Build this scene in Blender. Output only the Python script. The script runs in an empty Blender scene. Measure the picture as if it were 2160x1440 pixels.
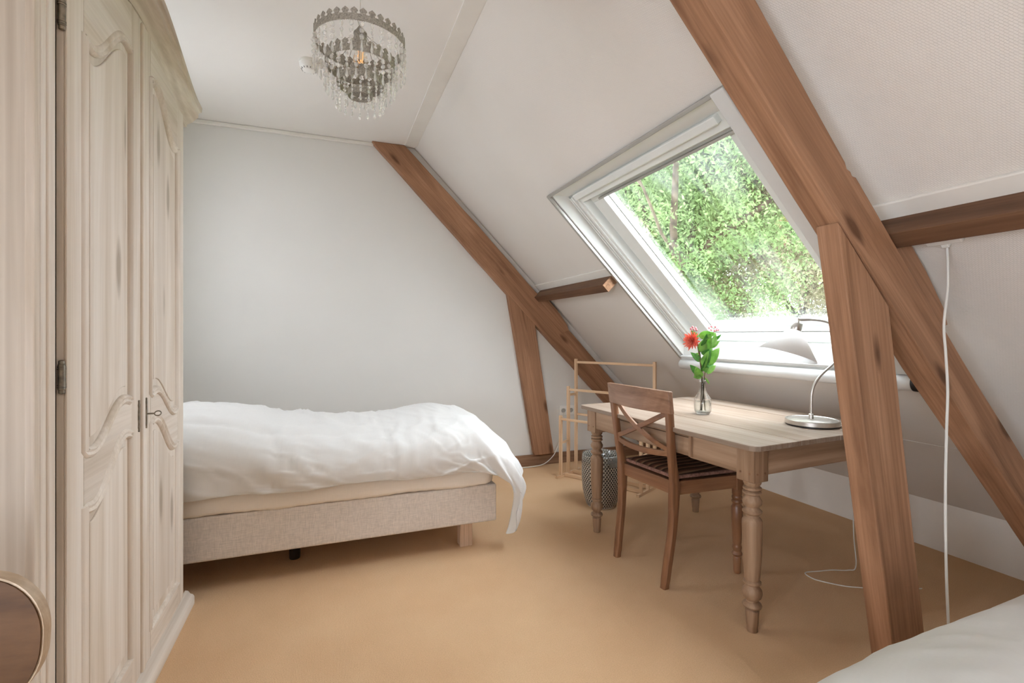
import bpy, bmesh, math, random
import numpy as np
from mathutils import Vector, Matrix, noise

random.seed(7)
sc = bpy.context.scene
C = sc.collection
PI = math.pi

# ------------------------------------------------------------------ camera
CAM_H = 1.2
YAW = math.radians(20.78)
cam_d = bpy.data.cameras.new('camera')
cam = bpy.data.objects.new('camera', cam_d); C.objects.link(cam)
cam.location = (0, 0, CAM_H)
cam.rotation_euler = (PI / 2, 0, -YAW)
cam_d.sensor_width = 36.0
cam_d.lens = 36.0 * 1027.0 / 2160.0
cam_d.shift_y = -15.14 / 2160.0
cam_d.clip_start = 0.02
sc.camera = cam

# ------------------------------------------------------------------ view
sc.view_settings.view_transform = 'Standard'
sc.view_settings.look = 'None'

sc.view_settings.exposure = 1.08
sc.view_settings.gamma = 1.0
sc.view_settings.use_curve_mapping = False
sc.cycles.use_denoising = True
sc.cycles.max_bounces = 10
sc.cycles.diffuse_bounces = 5
sc.cycles.use_adaptive_sampling = True
sc.cycles.adaptive_threshold = 0.15
sc.cycles.adaptive_min_samples = 16
sc.cycles.transparent_max_bounces = 24
sc.cycles.sample_clamp_indirect = 6.0
sc.cycles.caustics_reflective = False
sc.cycles.caustics_refractive = False

# ------------------------------------------------------------------ overcast sky

SKY = 7.8
w = bpy.data.worlds.new('overcast_sky'); sc.world = w; w.use_nodes = True
bg = w.node_tree.nodes['Background']
bg.inputs[0].default_value = (0.915, 0.967, 1.06, 1)
bg.inputs[1].default_value = SKY


def area_light(name, loc, direction, sx, sy, power, col=(1, 1, 1), portal=False):
    l = bpy.data.lights.new(name, 'AREA'); l.shape = 'RECTANGLE'
    l.size = sx; l.size_y = sy; l.energy = power; l.color = col
    if portal: l.cycles.is_portal = True
    o = bpy.data.objects.new(name, l); C.objects.link(o)
    o.location = loc
    o.rotation_euler = Vector(direction).to_track_quat('-Z', 'Y').to_euler()
    return o


# sky openings: the skylight, plus two unseen windows added for fill light
LW_Y0, LW_Y1, LW_Z0, LW_Z1 = -1.55, 0.3, 0.6, 1.6
LV_Y0, LV_Y1, LV_Z0, LV_Z1 = 2.66, 3.32, 1.3, 2.15
area_light('skylight_portal', (2.02, 2.105, 1.80), (-1, 0, -1), 1.1, 1.25, 1.0, portal=True)
area_light('side_fill_portal', (-1.42, (LW_Y0 + LW_Y1) / 2, (LW_Z0 + LW_Z1) / 2), (1, 0, 0), LW_Y1 - LW_Y0, LW_Z1 - LW_Z0, 1.0, portal=True)
area_light('bed_fill_portal', (-1.42, (LV_Y0 + LV_Y1) / 2, (LV_Z0 + LV_Z1) / 2), (1, 0, 0), LV_Y1 - LV_Y0, LV_Z1 - LV_Z0, 1.0, portal=True)

# ================================================================== helpers


def lin(h):
    h = h.lstrip('#')
    v = [int(h[i:i + 2], 16) / 255 for i in (0, 2, 4)]
    return tuple(c / 12.92 if c <= 0.04045 else ((c + 0.055) / 1.055) ** 2.4 for c in v) + (1.0,)


class NT:
    def __init__(self, name):
        self.m = bpy.data.materials.new(name); self.m.use_nodes = True
        self.t = self.m.node_tree; self.t.nodes.clear()
        self.out = self.n('ShaderNodeOutputMaterial')

    def n(self, typ, **kw):
        nd = self.t.nodes.new(typ)
        for k, v in kw.items():
            if k.startswith('i_'):
                key = k[2:]
                key = int(key) if key.isdigit() else key.replace('_', ' ')
                nd.inputs[key].default_value = v
            else:
                setattr(nd, k, v)
        return nd

    def l(self, a, b): self.t.links.new(a, b)

    def ramp(self, fac, stops):
        r = self.n('ShaderNodeValToRGB')
        el = r.color_ramp.elements
        while len(el) < len(stops): el.new(0.5)
        for e, (p, c) in zip(el, stops):
            e.position = p; e.color = c if len(c) == 4 else (*c, 1)
        self.l(fac, r.inputs[0]); return r.outputs[0]

    def mix(self, fac, a, b, mode='MIX'):
        x = self.n('ShaderNodeMix', data_type='RGBA', blend_type=mode)
        for s, v in ((x.inputs[0], fac), (x.inputs[6], a), (x.inputs[7], b)):
            if hasattr(v, 'links') or hasattr(v, 'is_linked'): self.l(v, s)
            else: s.default_value = v
        return x.outputs[2]

    def math(self, op, a, b=None):
        x = self.n('ShaderNodeMath', operation=op)
        for s, v in ((x.inputs[0], a), (x.inputs[1], b)):
            if v is None: continue
            if hasattr(v, 'is_linked'): self.l(v, s)
            else: s.default_value = v
        return x.outputs[0]

    def coord(self, scale=(1, 1, 1), rand=True, rot=(0, 0, 0), src='Object'):
        tc = self.n('ShaderNodeTexCoord').outputs[src]
        if rand:
            oi = self.n('ShaderNodeObjectInfo').outputs['Random']
            k = self.math('MULTIPLY', oi, 13.7)
            ad = self.n('ShaderNodeVectorMath', operation='ADD')
            self.l(tc, ad.inputs[0]); self.l(k, ad.inputs[1]); tc = ad.outputs[0]
        mp = self.n('ShaderNodeMapping'); self.l(tc, mp.inputs[0])
        mp.inputs['Scale'].default_value = scale
        mp.inputs['Rotation'].default_value = rot
        return mp.outputs[0]

    def noise(self, vec, scale=5, detail=4, rough=0.5, dist=0.0):
        x = self.n('ShaderNodeTexNoise'); self.l(vec, x.inputs['Vector'])
        x.inputs['Scale'].default_value = scale; x.inputs['Detail'].default_value = detail
        x.inputs['Roughness'].default_value = rough; x.inputs['Distortion'].default_value = dist
        return x.outputs[0]

    def bump(self, h, strength=0.2, dist=0.01):
        b = self.n('ShaderNodeBump', i_Strength=strength, i_Distance=dist)
        self.l(h, b.inputs['Height']); return b.outputs[0]

    def bsdf(self, col, rough=0.6, normal=None, spec=0.4, metal=0.0, **kw):
        p = self.n('ShaderNodeBsdfPrincipled')
        if hasattr(col, 'is_linked'): self.l(col, p.inputs['Base Color'])
        else: p.inputs['Base Color'].default_value = col
        if hasattr(rough, 'is_linked'): self.l(rough, p.inputs['Roughness'])
        else: p.inputs['Roughness'].default_value = rough
        p.inputs['Specular IOR Level'].default_value = spec
        p.inputs['Metallic'].default_value = metal
        for k, v in kw.items(): p.inputs[k.replace('_', ' ')].default_value = v
        if normal is not None: self.l(normal, p.inputs['Normal'])
        self.l(p.outputs[0], self.out.inputs[0])
        return p


def mat_plain(name, hexc, rough=0.6, spec=0.4, metal=0.0, var=0.06, nscale=8, bump=0.0, bscale=60, **kw):
    t = NT(name); c = lin(hexc)
    v = t.coord()
    f = t.noise(v, nscale, 3)
    dk = tuple(x * (1 - var * 2) for x in c[:3]) + (1,)
    lt = tuple(min(1, x * (1 + var)) for x in c[:3]) + (1,)
    col = t.ramp(f, [(0.3, dk), (0.7, lt)])
    nrm = t.bump(t.noise(v, bscale, 3), bump, 0.004) if bump else None
    t.bsdf(col, rough, nrm, spec, metal, **kw)
    return t.m


def mat_wood(name, cols, along=1.0, across=13.0, fine=110.0, knots=0.5, rough=0.55, bump=0.12, spec=0.3, knotcol=None, finemix=0.35, kth=0.085, ksc=(2.3, 5.5)):
    """grain runs along the object's local X"""
    t = NT(name)
    dark, mid, light = [lin(c) for c in cols]
    v = t.coord((along, across, across))
    n1 = t.noise(v, 1.3, 5, 0.6, 0.7)
    base = t.ramp(n1, [(0.30, dark), (0.5, mid), (0.72, light)])
    # growth rings
    wv = t.n('ShaderNodeTexWave', wave_type='BANDS', bands_direction='Y')
    vv = t.coord((along * 0.35, across * 0.9, across * 0.6))
    t.l(vv, wv.inputs['Vector'])
    wv.inputs['Scale'].default_value = 1.1; wv.inputs['Distortion'].default_value = 6.0
    wv.inputs['Detail'].default_value = 3.0; wv.inputs['Detail Scale'].default_value = 0.7
    ring = t.ramp(wv.outputs[0], [(0.0, (0.72, 0.68, 0.64, 1)), (0.45, (1, 1, 1, 1)), (1.0, (0.9, 0.88, 0.86, 1))])
    base = t.mix(0.45, base, ring, 'MULTIPLY')
    v2 = t.coord((along * 2.2, fine, fine))
    n2 = t.noise(v2, 1.0, 3, 0.6)
    st = t.ramp(n2, [(0.3, (0.62, 0.57, 0.52, 1)), (0.62, (1, 1, 1, 1))])
    base = t.mix(finemix, base, st, 'MULTIPLY')
    if knots:
        v3 = t.coord((ksc[0], ksc[1], ksc[1]))
        vo = t.n('ShaderNodeTexVoronoi'); t.l(v3, vo.inputs['Vector']); vo.inputs['Scale'].default_value = 1.0
        ds = t.math('ADD', vo.outputs['Distance'], t.math('MULTIPLY', t.noise(v3, 6, 2), 0.06))
        kf = t.ramp(ds, [(kth, (1, 1, 1, 1)), (kth * 1.9, (0, 0, 0, 1))])
        kf = t.math('MULTIPLY', kf, knots)
        kc = lin(knotcol) if knotcol else tuple(x * 0.35 for x in dark[:3]) + (1,)
        base = t.mix(kf, base, kc)
    t.bsdf(base, rough, t.bump(n2, bump, 0.003), spec)
    return t.m


M = {}
M['wall'] = mat_plain('white_wall_paint', '#E1DFDA', 0.85, 0.2, var=0.01, nscale=2, bump=0.05, bscale=90)
M['ceil'] = mat_plain('white_ceiling_paint', '#E9E5DF', 0.85, 0.2, var=0.01, nscale=2, bump=0.03)
M['trim'] = mat_plain('white_trim_paint', '#E6E2DA', 0.55, 0.35, var=0.015)
M['knee'] = mat_plain('white_knee_wall_paint', '#F0ECE5', 0.8, 0.2, var=0.01)
M['lining'] = mat_plain('white_window_lining', '#E4E4E0', 0.45, 0.4, var=0.01)
M['pvc'] = mat_plain('white_window_frame', '#E0E2DE', 0.35, 0.45, var=0.01)


def m_slope():
    t = NT('textured_wallpaper')
    v = t.coord((1, 1, 1), rand=False)
    # woven glass-fibre wallpaper: tiny brick like relief
    b = t.n('ShaderNodeTexBrick'); vb = t.coord((1, 1, 1), rand=False, rot=(0, 0, 0.5))
    t.l(vb, b.inputs['Vector'])
    b.inputs['Scale'].default_value = 42; b.inputs['Mortar Size'].default_value = 0.035
    b.inputs['Mortar Smooth'].default_value = 1.0
    b.inputs['Color1'].default_value = (1, 1, 1, 1); b.inputs['Color2'].default_value = (0.8, 0.8, 0.8, 1)
    b.inputs['Mortar'].default_value = (0, 0, 0, 1)
    h = t.mix(0.3, b.outputs['Color'], t.noise(v, 120, 2), 'MIX')
    col = t.ramp(t.noise(v, 1.5, 2), [(0.3, lin('#DED8D0')), (0.7, lin('#E2DDD6'))])
    t.bsdf(col, 0.8, t.bump(h, 0.5, 0.0025), 0.2)
    return t.m


M['slope'] = m_slope()


def m_carpet():
    t = NT('sand_loop_carpet')
    v = t.coord((1, 1, 1), rand=False)
    n1 = t.noise(v, 260, 2, 0.7)
    n2 = t.noise(v, 2.2, 3)
    wv = t.n('ShaderNodeTexWave', wave_type='BANDS', bands_direction='X'); t.l(v, wv.inputs['Vector'])
    wv.inputs['Scale'].default_value = 62; wv.inputs['Distortion'].default_value = 1.6
    wv.inputs['Detail'].default_value = 2; wv.inputs['Detail Scale'].default_value = 3
    base = t.ramp(n2, [(0.3, lin('#DDB790')), (0.7, lin('#E4C19B'))])
    sp = t.ramp(n1, [(0.3, (0.76, 0.73, 0.69, 1)), (0.65, (1.0, 1.0, 1.0, 1))])
    col = t.mix(0.6, base, sp, 'MULTIPLY')
    col = t.mix(0.06, col, wv.outputs[0], 'MULTIPLY')
    h = t.math('ADD', t.math('MULTIPLY', wv.outputs[0], 0.25), n1)
    t.bsdf(col, 0.95, t.bump(h, 0.5, 0.004), 0.05)
    return t.m


M['carpet'] = m_carpet()
M['beam'] = mat_wood('brown_stained_beam', ('#8A654B', '#A87E60', '#BF9475'), 0.9, 9, 120, 0.75, 0.6, 0.3, knotcol='#4A2C18', finemix=0.5, kth=.1, ksc=(2.0, 6.5))
M['purlin'] = mat_wood('dark_purlin_wood', ('#553C2B', '#6E4F3A', '#806047'), 0.9, 9, 80, 0.3, 0.6, 0.2)
M['endgrain'] = mat_plain('sawn_end_grain', '#A67F62', 0.8, 0.2, var=0.2, nscale=60)
M['skirt'] = mat_wood('worn_skirting_wood', ('#7A5A42', '#94735A', '#AB8A70'), 0.9, 12, 70, 0.2, 0.7, 0.3)
M['pine'] = mat_wood('whitewashed_pine', ('#CBBCA9', '#DCD0C2', '#E8E0D6'), 0.6, 9, 90, 0.7, 0.55, 0.1, knotcol='#948471', finemix=0.22, kth=.13, ksc=(2.2, 9.0))
M['pine_plain'] = mat_wood('whitewashed_pine_frame', ('#CBBCA9', '#DCD0C2', '#E8E0D6'), 0.6, 9, 90, 0.0, 0.55, 0.1, finemix=0.25)
M['pine_side'] = mat_wood('greyed_pine', ('#BFB1A0', '#D2C6B7', '#DDD3C7'), 0.5, 8, 70, 0.75, 0.6, 0.12, knotcol='#85796A', finemix=0.25, kth=.12, ksc=(3.0, 6.0))
M['iron'] = mat_plain('aged_pewter', '#8A8172', 0.38, 0.5, 0.8, var=0.25, nscale=60)
M['gap'] = mat_plain('gap_shade', '#2B221A', 0.9, 0.1)  # near-black colour standing in for shade inside the door gap
M['tabletop'] = mat_wood('scrubbed_pine_top', ('#87725F', '#998777', '#A99A8C'), 0.7, 9, 80, 0.35, 0.5, 0.12, knotcol='#8A6A50', finemix=0.25)
M['table'] = mat_wood('stripped_pine', ('#83664D', '#9E8066', '#B4987E'), 0.8, 11, 80, 0.4, 0.5, 0.15, knotcol='#6B4A30')
M['chairwood'] = mat_wood('brown_teak_chair', ('#6F4A32', '#875E41', '#9B7253'), 0.9, 12, 100, 0.0, 0.38, 0.08, spec=0.5)
M['chair_top'] = mat_wood('worn_teak_rail', ('#7B5A42', '#93705A', '#A5846C'), 0.9, 12, 100, 0.0, 0.35, 0.08, spec=0.5)
M['bamboo'] = mat_wood('pale_bamboo', ('#D0A982', '#DDBB97', '#E6C9A8'), 1.0, 14, 90, 0.0, 0.45, 0.05)
M['bedleg'] = mat_wood('pale_beech', ('#CFB094', '#DBC0A8', '#E4CDB8'), 1.0, 12, 90, 0.0, 0.5, 0.05)
M['black'] = mat_plain('black_plastic', '#23201F', 0.4, 0.5)
M['steel'] = mat_plain('brushed_steel', '#C9C4BD', 0.34, 0.5, 0.9, var=0.05, nscale=30)
M['alu'] = mat_plain('anodised_aluminium', '#B7B4AE', 0.4, 0.5, 0.7, var=0.03)
M['cassette'] = mat_plain('pale_grey_cassette', '#D9DAD8', 0.42, 0.45, 0.1, var=0.02)
M['plastic'] = mat_plain('white_plastic', '#ECEAE4', 0.4, 0.45, var=0.01)
M['shade'] = mat_plain('white_opal_shade', '#F7F7F6', 0.35, 0.4, var=0.005)
_t = M['shade'].node_tree
_tl = _t.nodes.new('ShaderNodeBsdfTranslucent'); _tl.inputs[0].default_value = lin('#FAFAFA')
_mx = _t.nodes.new('ShaderNodeMixShader'); _mx.inputs[0].default_value = 0.8
_o = [x for x in _t.nodes if x.type == 'OUTPUT_MATERIAL'][0]; _p = [x for x in _t.nodes if x.type == 'BSDF_PRINCIPLED'][0]
_t.links.new(_p.outputs[0], _mx.inputs[1]); _t.links.new(_tl.outputs[0], _mx.inputs[2]); _t.links.new(_mx.outputs[0], _o.inputs[0])
M['cable'] = mat_plain('white_cable', '#E2DFD8', 0.45, 0.4, var=0.01)
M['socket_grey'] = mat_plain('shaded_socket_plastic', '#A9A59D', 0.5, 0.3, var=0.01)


def m_fabric(name, hexc, scale, var, rough=0.9, bump=0.2, sheen=0.2, axes=(1, 1, 1)):
    t = NT(name); c = lin(hexc)
    v = t.coord(axes, rand=False)
    wx = t.noise(t.coord((scale, scale * 0.07, scale * 0.07), rand=False), 1.0, 2)
    wz = t.noise(t.coord((scale * 0.07, scale * 0.07, scale), rand=False), 1.0, 2)
    f = t.math('MULTIPLY', t.math('ADD', wx, wz), 0.5)
    dk = tuple(x * (1 - var) for x in c[:3]) + (1,)
    lt = tuple(min(1, x * (1 + var)) for x in c[:3]) + (1,)
    col = t.ramp(f, [(0.38, dk), (0.62, lt)])
    t.bsdf(col, rough, t.bump(f, bump, 0.002), 0.2, **{'Sheen_Weight': sheen})
    return t.m


M['box'] = m_fabric('greige_woven_fabric', '#D8CDC2', 480, 0.13)
M['sheet'] = m_fabric('cream_cotton', '#EFE6DA', 500, 0.02, 0.9, 0.05)
M['duvet'] = m_fabric('white_cotton', '#DEDDDA', 420, 0.012, 0.9, 0.04)


def m_stripe():
    t = NT('striped_cushion_fabric')
    tc = t.n('ShaderNodeTexCoord').outputs['Object']
    sp = t.n('ShaderNodeSeparateXYZ'); t.l(tc, sp.inputs[0])
    f = t.math('FRACT', t.math('MULTIPLY', sp.outputs[1], 21.0))
    col = t.ramp(f, [(0.0, lin('#4A3224')), (0.3, lin('#3A261B')), (0.42, lin('#8A6C50')), (0.56, lin('#7D5A44')), (0.7, lin('#6B4433')), (0.85, lin('#55382A'))])
    v = t.coord((1, 1, 1), rand=False)
    t.bsdf(col, 0.95, t.bump(t.noise(v, 300, 2), 0.4, 0.003), 0.1)
    return t.m


M['stripe'] = m_stripe()
M['piping'] = mat_plain('faded_red_border', '#8E6A5C', 0.95, 0.1, var=0.2, nscale=80)


def m_basket():
    t = NT('black_white_woven_plastic')
    uv = t.n('ShaderNodeTexCoord').outputs['UV']
    mp = t.n('ShaderNodeMapping'); t.l(uv, mp.inputs[0])
    sp = t.n('ShaderNodeSeparateXYZ'); t.l(mp.outputs[0], sp.inputs[0])
    # diagonal twill: dashes of black over white
    a = t.math('MULTIPLY', sp.outputs[0], 40.0)
    b = t.math('MULTIPLY', sp.outputs[1], 26.0)
    row = t.math('FLOOR', b)
    fx = t.math('FRACT', t.math('ADD', a, t.math('MULTIPLY', row, 0.5)))
    fy = t.math('FRACT', b)
    inx = t.math('LESS_THAN', fx, t.math('ADD', 0.52, t.math('MULTIPLY', fy, 0.2)))
    iny = t.math('GREATER_THAN', fy, 0.16)
    f = t.math('MULTIPLY', inx, iny)
    col = t.mix(f, lin('#D2CABD'), lin('#3A322A'))
    hx = t.math('SINE', t.math('MULTIPLY', fx, PI)); hy = t.math('SINE', t.math('MULTIPLY', fy, PI))
    t.bsdf(col, 0.5, t.bump(t.math('MULTIPLY', hx, hy), 0.8, 0.004), 0.4)
    return t.m


M['basket'] = m_basket()


def m_glass(name, ior=1.5, tint=(1, 1, 1, 1), rough=0.0, dirt=0.0):
    """thin clear sheet: transparent with a fresnel reflection and a film of dust"""
    t = NT(name)
    tr = t.n('ShaderNodeBsdfTransparent'); tr.inputs[0].default_value = tint
    gl = t.n('ShaderNodeBsdfGlossy'); gl.inputs['Roughness'].default_value = rough
    lw = t.n('ShaderNodeLayerWeight'); lw.inputs[0].default_value = 0.5
    f0 = ((ior - 1) / (ior + 1)) ** 2
    fr = t.math('ADD', t.math('MULTIPLY', t.math('POWER', lw.outputs['Facing'], 5.0), 1 - f0), f0)
    mx = t.n('ShaderNodeMixShader'); t.l(fr, mx.inputs[0]); t.l(tr.outputs[0], mx.inputs[1]); t.l(gl.outputs[0], mx.inputs[2])
    last = mx.outputs[0]
    if dirt:
        tl = t.n('ShaderNodeBsdfTranslucent'); tl.inputs[0].default_value = (0.9, 0.93, 0.92, 1)
        v = t.coord((0.6, 5, 1), rand=False)
        f = t.noise(v, 2.2, 5, 0.65, 0.5)
        v2 = t.coord((1, 1, 1), rand=False)
        g = t.noise(v2, 1.6, 2)
        k = t.ramp(t.math('MULTIPLY', f, g), [(0.2, (0, 0, 0, 1)), (0.42, (1, 1, 1, 1))])
        m2 = t.n('ShaderNodeMixShader')
        t.l(t.math('MULTIPLY', k, dirt), m2.inputs[0]); t.l(last, m2.inputs[1]); t.l(tl.outputs[0], m2.inputs[2])
        last = m2.outputs[0]
    t.l(last, t.out.inputs[0])
    return t.m


M['pane'] = m_glass('window_glass', 1.85, (0.97, 0.985, 0.975, 1), 0.0, 0.028)
M['pane2'] = m_glass('fill_window_glass', 1.45)
M['liner'] = m_glass('clear_plastic_bag', 2.0, (0.93, 0.94, 0.93, 1), 0.15, 0.8)


def m_crystal():
    t = NT('clear_crystal')
    tr = t.n('ShaderNodeBsdfTransparent'); tr.inputs[0].default_value = (.97, .97, .96, 1)
    p = t.bsdf((0.95, 0.94, 0.92, 1), 0.08, None, 0.8)
    lw = t.n('ShaderNodeLayerWeight'); lw.inputs[0].default_value = 0.4
    f = t.math('ADD', t.math('MULTIPLY', lw.outputs['Facing'], 0.55), 0.30)
    mx = t.n('ShaderNodeMixShader'); t.l(f, mx.inputs[0]); t.l(tr.outputs[0], mx.inputs[1]); t.l(p.outputs[0], mx.inputs[2])
    t.l(mx.outputs[0], t.out.inputs[0])
    return t.m


M['crystal'] = m_crystal()


def m_vase():
    t = NT('cut_glass')
    gl = t.n('ShaderNodeBsdfGlass'); gl.inputs['IOR'].default_value = 1.3; gl.inputs['Roughness'].default_value = 0.02
    gl.inputs['Color'].default_value = (0.98, 0.99, 0.99, 1)
    tr = t.n('ShaderNodeBsdfTransparent')
    mx = t.n('ShaderNodeMixShader', i_0=0.7); t.l(tr.outputs[0], mx.inputs[1]); t.l(gl.outputs[0], mx.inputs[2])
    t.l(mx.outputs[0], t.out.inputs[0]); return t.m


M['vase'] = m_vase()
M['water'] = m_glass('vase_water', 1.33, (0.96, 0.98, 0.97, 1))
M['filigree'] = mat_plain('grey_filigree_metal', '#B4AEA3', 0.55, 0.4, 0.1, var=0.22, nscale=160, bump=0.6, bscale=260)
M['bulb'] = m_glass('bulb_glass', 1.5, (1.0, 0.9, 0.78, 1))


def m_leaf(name, a, b, tr=0.35, scale=3.0):
    t = NT(name)
    v = t.coord((1, 1, 1), rand=False)
    col = t.ramp(t.noise(v, scale, 3), [(0.3, lin(a)), (0.7, lin(b))])
    p = t.n('ShaderNodeBsdfDiffuse'); t.l(col, p.inputs[0])
    q = t.n('ShaderNodeBsdfTranslucent'); t.l(col, q.inputs[0])
    mx = t.n('ShaderNodeMixShader', i_0=tr); t.l(p.outputs[0], mx.inputs[1]); t.l(q.outputs[0], mx.inputs[2])
    t.l(mx.outputs[0], t.out.inputs[0]); return t.m


M['leaf'] = m_leaf('glossy_green_leaf', '#82B45A', '#B6DA88', 0.5, 25)
M['leaf_dk'] = m_leaf('deep_green_leaf', '#588F4C', '#86BA6C', 0.45, 25)
M['stem'] = mat_plain('brown_green_stem', '#7A6A4A', 0.6, 0.3, var=0.2)
M['dahlia'] = m_leaf('coral_petal', '#EE7058', '#FAA890', 0.4, 40)
M['berry'] = mat_plain('pink_berry', '#E4838A', 0.4, 0.5, var=0.15, nscale=90)
M['oak1'] = m_leaf('oak_foliage', '#4A5E38', '#7E9064', 0.4, 0.9)
M['oak2'] = m_leaf('pale_spring_foliage', '#847B68', '#A69E86', 0.4, 0.9)
M['oak3'] = m_leaf('fresh_green_foliage', '#587046', '#869E6E', 0.4, 0.9)
M['bark'] = mat_plain('oak_bark', '#4C4238', 0.9, 0.1, var=0.3, nscale=6, bump=0.5, bscale=12)
M['grass'] = mat_plain('lawn_grass', '#7FA05A', 0.95, 0.1, var=0.2, nscale=1)


def frame_dir(origin, d, up=(0, 0, 1)):
    x = Vector(d).normalized(); u = Vector(up)
    if abs(x.dot(u)) > 0.95: u = Vector((0, 1, 0))
    y = u.cross(x).normalized(); z = x.cross(y)
    m = Matrix((x, y, z)).transposed().to_4x4(); m.translation = Vector(origin)
    return m


AX = {'x': (1, 0, 0), 'y': (0, 1, 0), 'z': (0, 0, 1)}


class MB:
    """collects world-space geometry; build() links it as one mesh object"""

    def __init__(self): self.v = []; self.f = []; self.uv = None

    def add(self, vs, fs):
        o = len(self.v); self.v += [Vector(p) for p in vs]; self.f += [tuple(i + o for i in f) for f in fs]; return self

    def box(self, a, b):
        (x0, y0, z0), (x1, y1, z1) = a, b
        vs = [(x0, y0, z0), (x1, y0, z0), (x1, y1, z0), (x0, y1, z0), (x0, y0, z1), (x1, y0, z1), (x1, y1, z1), (x0, y1, z1)]
        return self.add(vs, [(0, 3, 2, 1), (4, 5, 6, 7), (0, 1, 5, 4), (1, 2, 6, 5), (2, 3, 7, 6), (3, 0, 4, 7)])

    def obox(self, a, b, fn):
        """box in another coordinate system: fn(p,q,r) -> world"""
        n = len(self.v); self.box(a, b)
        for i in range(n, len(self.v)): self.v[i] = Vector(fn(*self.v[i]))
        return self

    def prism(self, poly, fn, d0, d1):
        """polygon (p,q) extruded from depth d0 to d1; fn(p,q,d) -> world"""
        n = len(poly)
        vs = [fn(p, q, d0) for p, q in poly] + [fn(p, q, d1) for p, q in poly]
        fs = [tuple(range(n))[::-1], tuple(range(n, 2 * n))]
        fs += [(i, (i + 1) % n, n + (i + 1) % n, n + i) for i in range(n)]
        return self.add(vs, fs)

    def tube(self, path, r, n=8, caps=True, closed=False):
        path = [Vector(p) for p in path]; m = len(path)
        rr = r if isinstance(r, (list, tuple)) else [r] * m
        prev = None; rings = []
        for i, p in enumerate(path):
            if closed: t = path[(i + 1) % m] - path[i - 1]
            else: t = path[min(i + 1, m - 1)] - path[max(i - 1, 0)]
            t.normalize()
            if prev is None:
                u = Vector((0, 0, 1)) if abs(t.z) < 0.9 else Vector((1, 0, 0))
                u = (u - t * u.dot(t)).normalized()
            else:
                u = (prev - t * prev.dot(t)).normalized()
            prev = u; b = t.cross(u)
            rings.append([p + (u * math.cos(2 * PI * k / n) + b * math.sin(2 * PI * k / n)) * rr[i] for k in range(n)])
        vs = [q for ring in rings for q in ring]; fs = []
        for i in range(m if closed else m - 1):
            for k in range(n):
                a = i * n + k; b = i * n + (k + 1) % n; j = (i + 1) % m
                fs.append((a, b, j * n + (k + 1) % n, j * n + k))
        if caps and not closed:
            fs.append(tuple(range(n))[::-1]); fs.append(tuple((m - 1) * n + k for k in range(n)))
        return self.add(vs, fs)

    def ribbon(self, path, prof, ups, closed=False):
        """sweep a closed 2D profile (a,b): offset a*side + b*up"""
        path = [Vector(p) for p in path]; m = len(path); n = len(prof); vs = []
        for i, p in enumerate(path):
            t = (path[(i + 1) % m] - path[i - 1]) if closed else path[min(i + 1, m - 1)] - path[max(i - 1, 0)]
            t.normalize(); u = Vector(ups[i] if isinstance(ups, list) else ups)
            u = (u - t * u.dot(t)).normalized(); s = t.cross(u)
            vs += [p + s * a + u * b for a, b in prof]
        fs = []
        for i in range(m if closed else m - 1):
            j = (i + 1) % m
            for k in range(n): fs.append((i * n + k, i * n + (k + 1) % n, j * n + (k + 1) % n, j * n + k))
        if not closed:
            fs.append(tuple(range(n))[::-1]); fs.append(tuple((m - 1) * n + k for k in range(n)))
        return self.add(vs, fs)

    def lathe(self, prof, origin=(0, 0, 0), n=24, mat=None, caps=True):
        """prof: list of (r, z)"""
        o = Vector(origin); vs = []; m = len(prof)
        for r, z in prof:
            for k in range(n):
                a = 2 * PI * k / n; p = Vector((r * math.cos(a), r * math.sin(a), z))
                if mat is not None: p = mat @ p
                vs.append(o + p)
        fs = [(i * n + k, i * n + (k + 1) % n, (i + 1) * n + (k + 1) % n, (i + 1) * n + k) for i in range(m - 1) for k in range(n)]
        if caps:
            fs.append(tuple(range(n))[::-1]); fs.append(tuple((m - 1) * n + k for k in range(n)))
        return self.add(vs, fs)

    def grid(self, pts):
        """pts[i][j] -> quad sheet"""
        a = len(pts); b = len(pts[0])
        return self.add([p for row in pts for p in row], [(i * b + j, i * b + j + 1, (i + 1) * b + j + 1, (i + 1) * b + j) for i in range(a - 1) for j in range(b - 1)])

    def build(self, name, mat, parent=None, frame=None, smooth=None, bevel=0.0, segs=2, solid=0.0, subsurf=0, fixn=True):
        vs = self.v
        lo = Vector((min(p.x for p in vs), min(p.y for p in vs), min(p.z for p in vs)))
        hi = Vector((max(p.x for p in vs), max(p.y for p in vs), max(p.z for p in vs)))
        if frame is None: frame = Matrix.Translation(((lo.x + hi.x) / 2, (lo.y + hi.y) / 2, lo.z))
        elif isinstance(frame, str): frame = frame_dir((lo + hi) / 2, AX[frame])
        elif not isinstance(frame, Matrix): frame = frame_dir((lo + hi) / 2, frame)
        inv = frame.inverted()
        me = bpy.data.meshes.new(name)
        me.from_pydata([tuple(inv @ p) for p in vs], [], self.f)
        me.materials.append(M[mat] if isinstance(mat, str) else mat)
        if fixn and len(self.f) < 60000:
            bm = bmesh.new(); bm.from_mesh(me)
            bmesh.ops.recalc_face_normals(bm, faces=bm.faces); bm.to_mesh(me); bm.free()
        if smooth is not None:
            me.polygons.foreach_set('use_smooth', [True] * len(me.polygons))
            if smooth < 180: me.set_sharp_from_angle(angle=math.radians(smooth))
        o = bpy.data.objects.new(name, me); C.objects.link(o)
        if parent is not None:
            o.parent = parent
            o.matrix_basis = world_of(parent).inverted() @ frame
        else:
            o.matrix_basis = frame
        if subsurf:
            s = o.modifiers.new('subdivision', 'SUBSURF'); s.levels = s.render_levels = subsurf
        if solid:
            s = o.modifiers.new('thickness', 'SOLIDIFY'); s.thickness = solid; s.offset = 0
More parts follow.
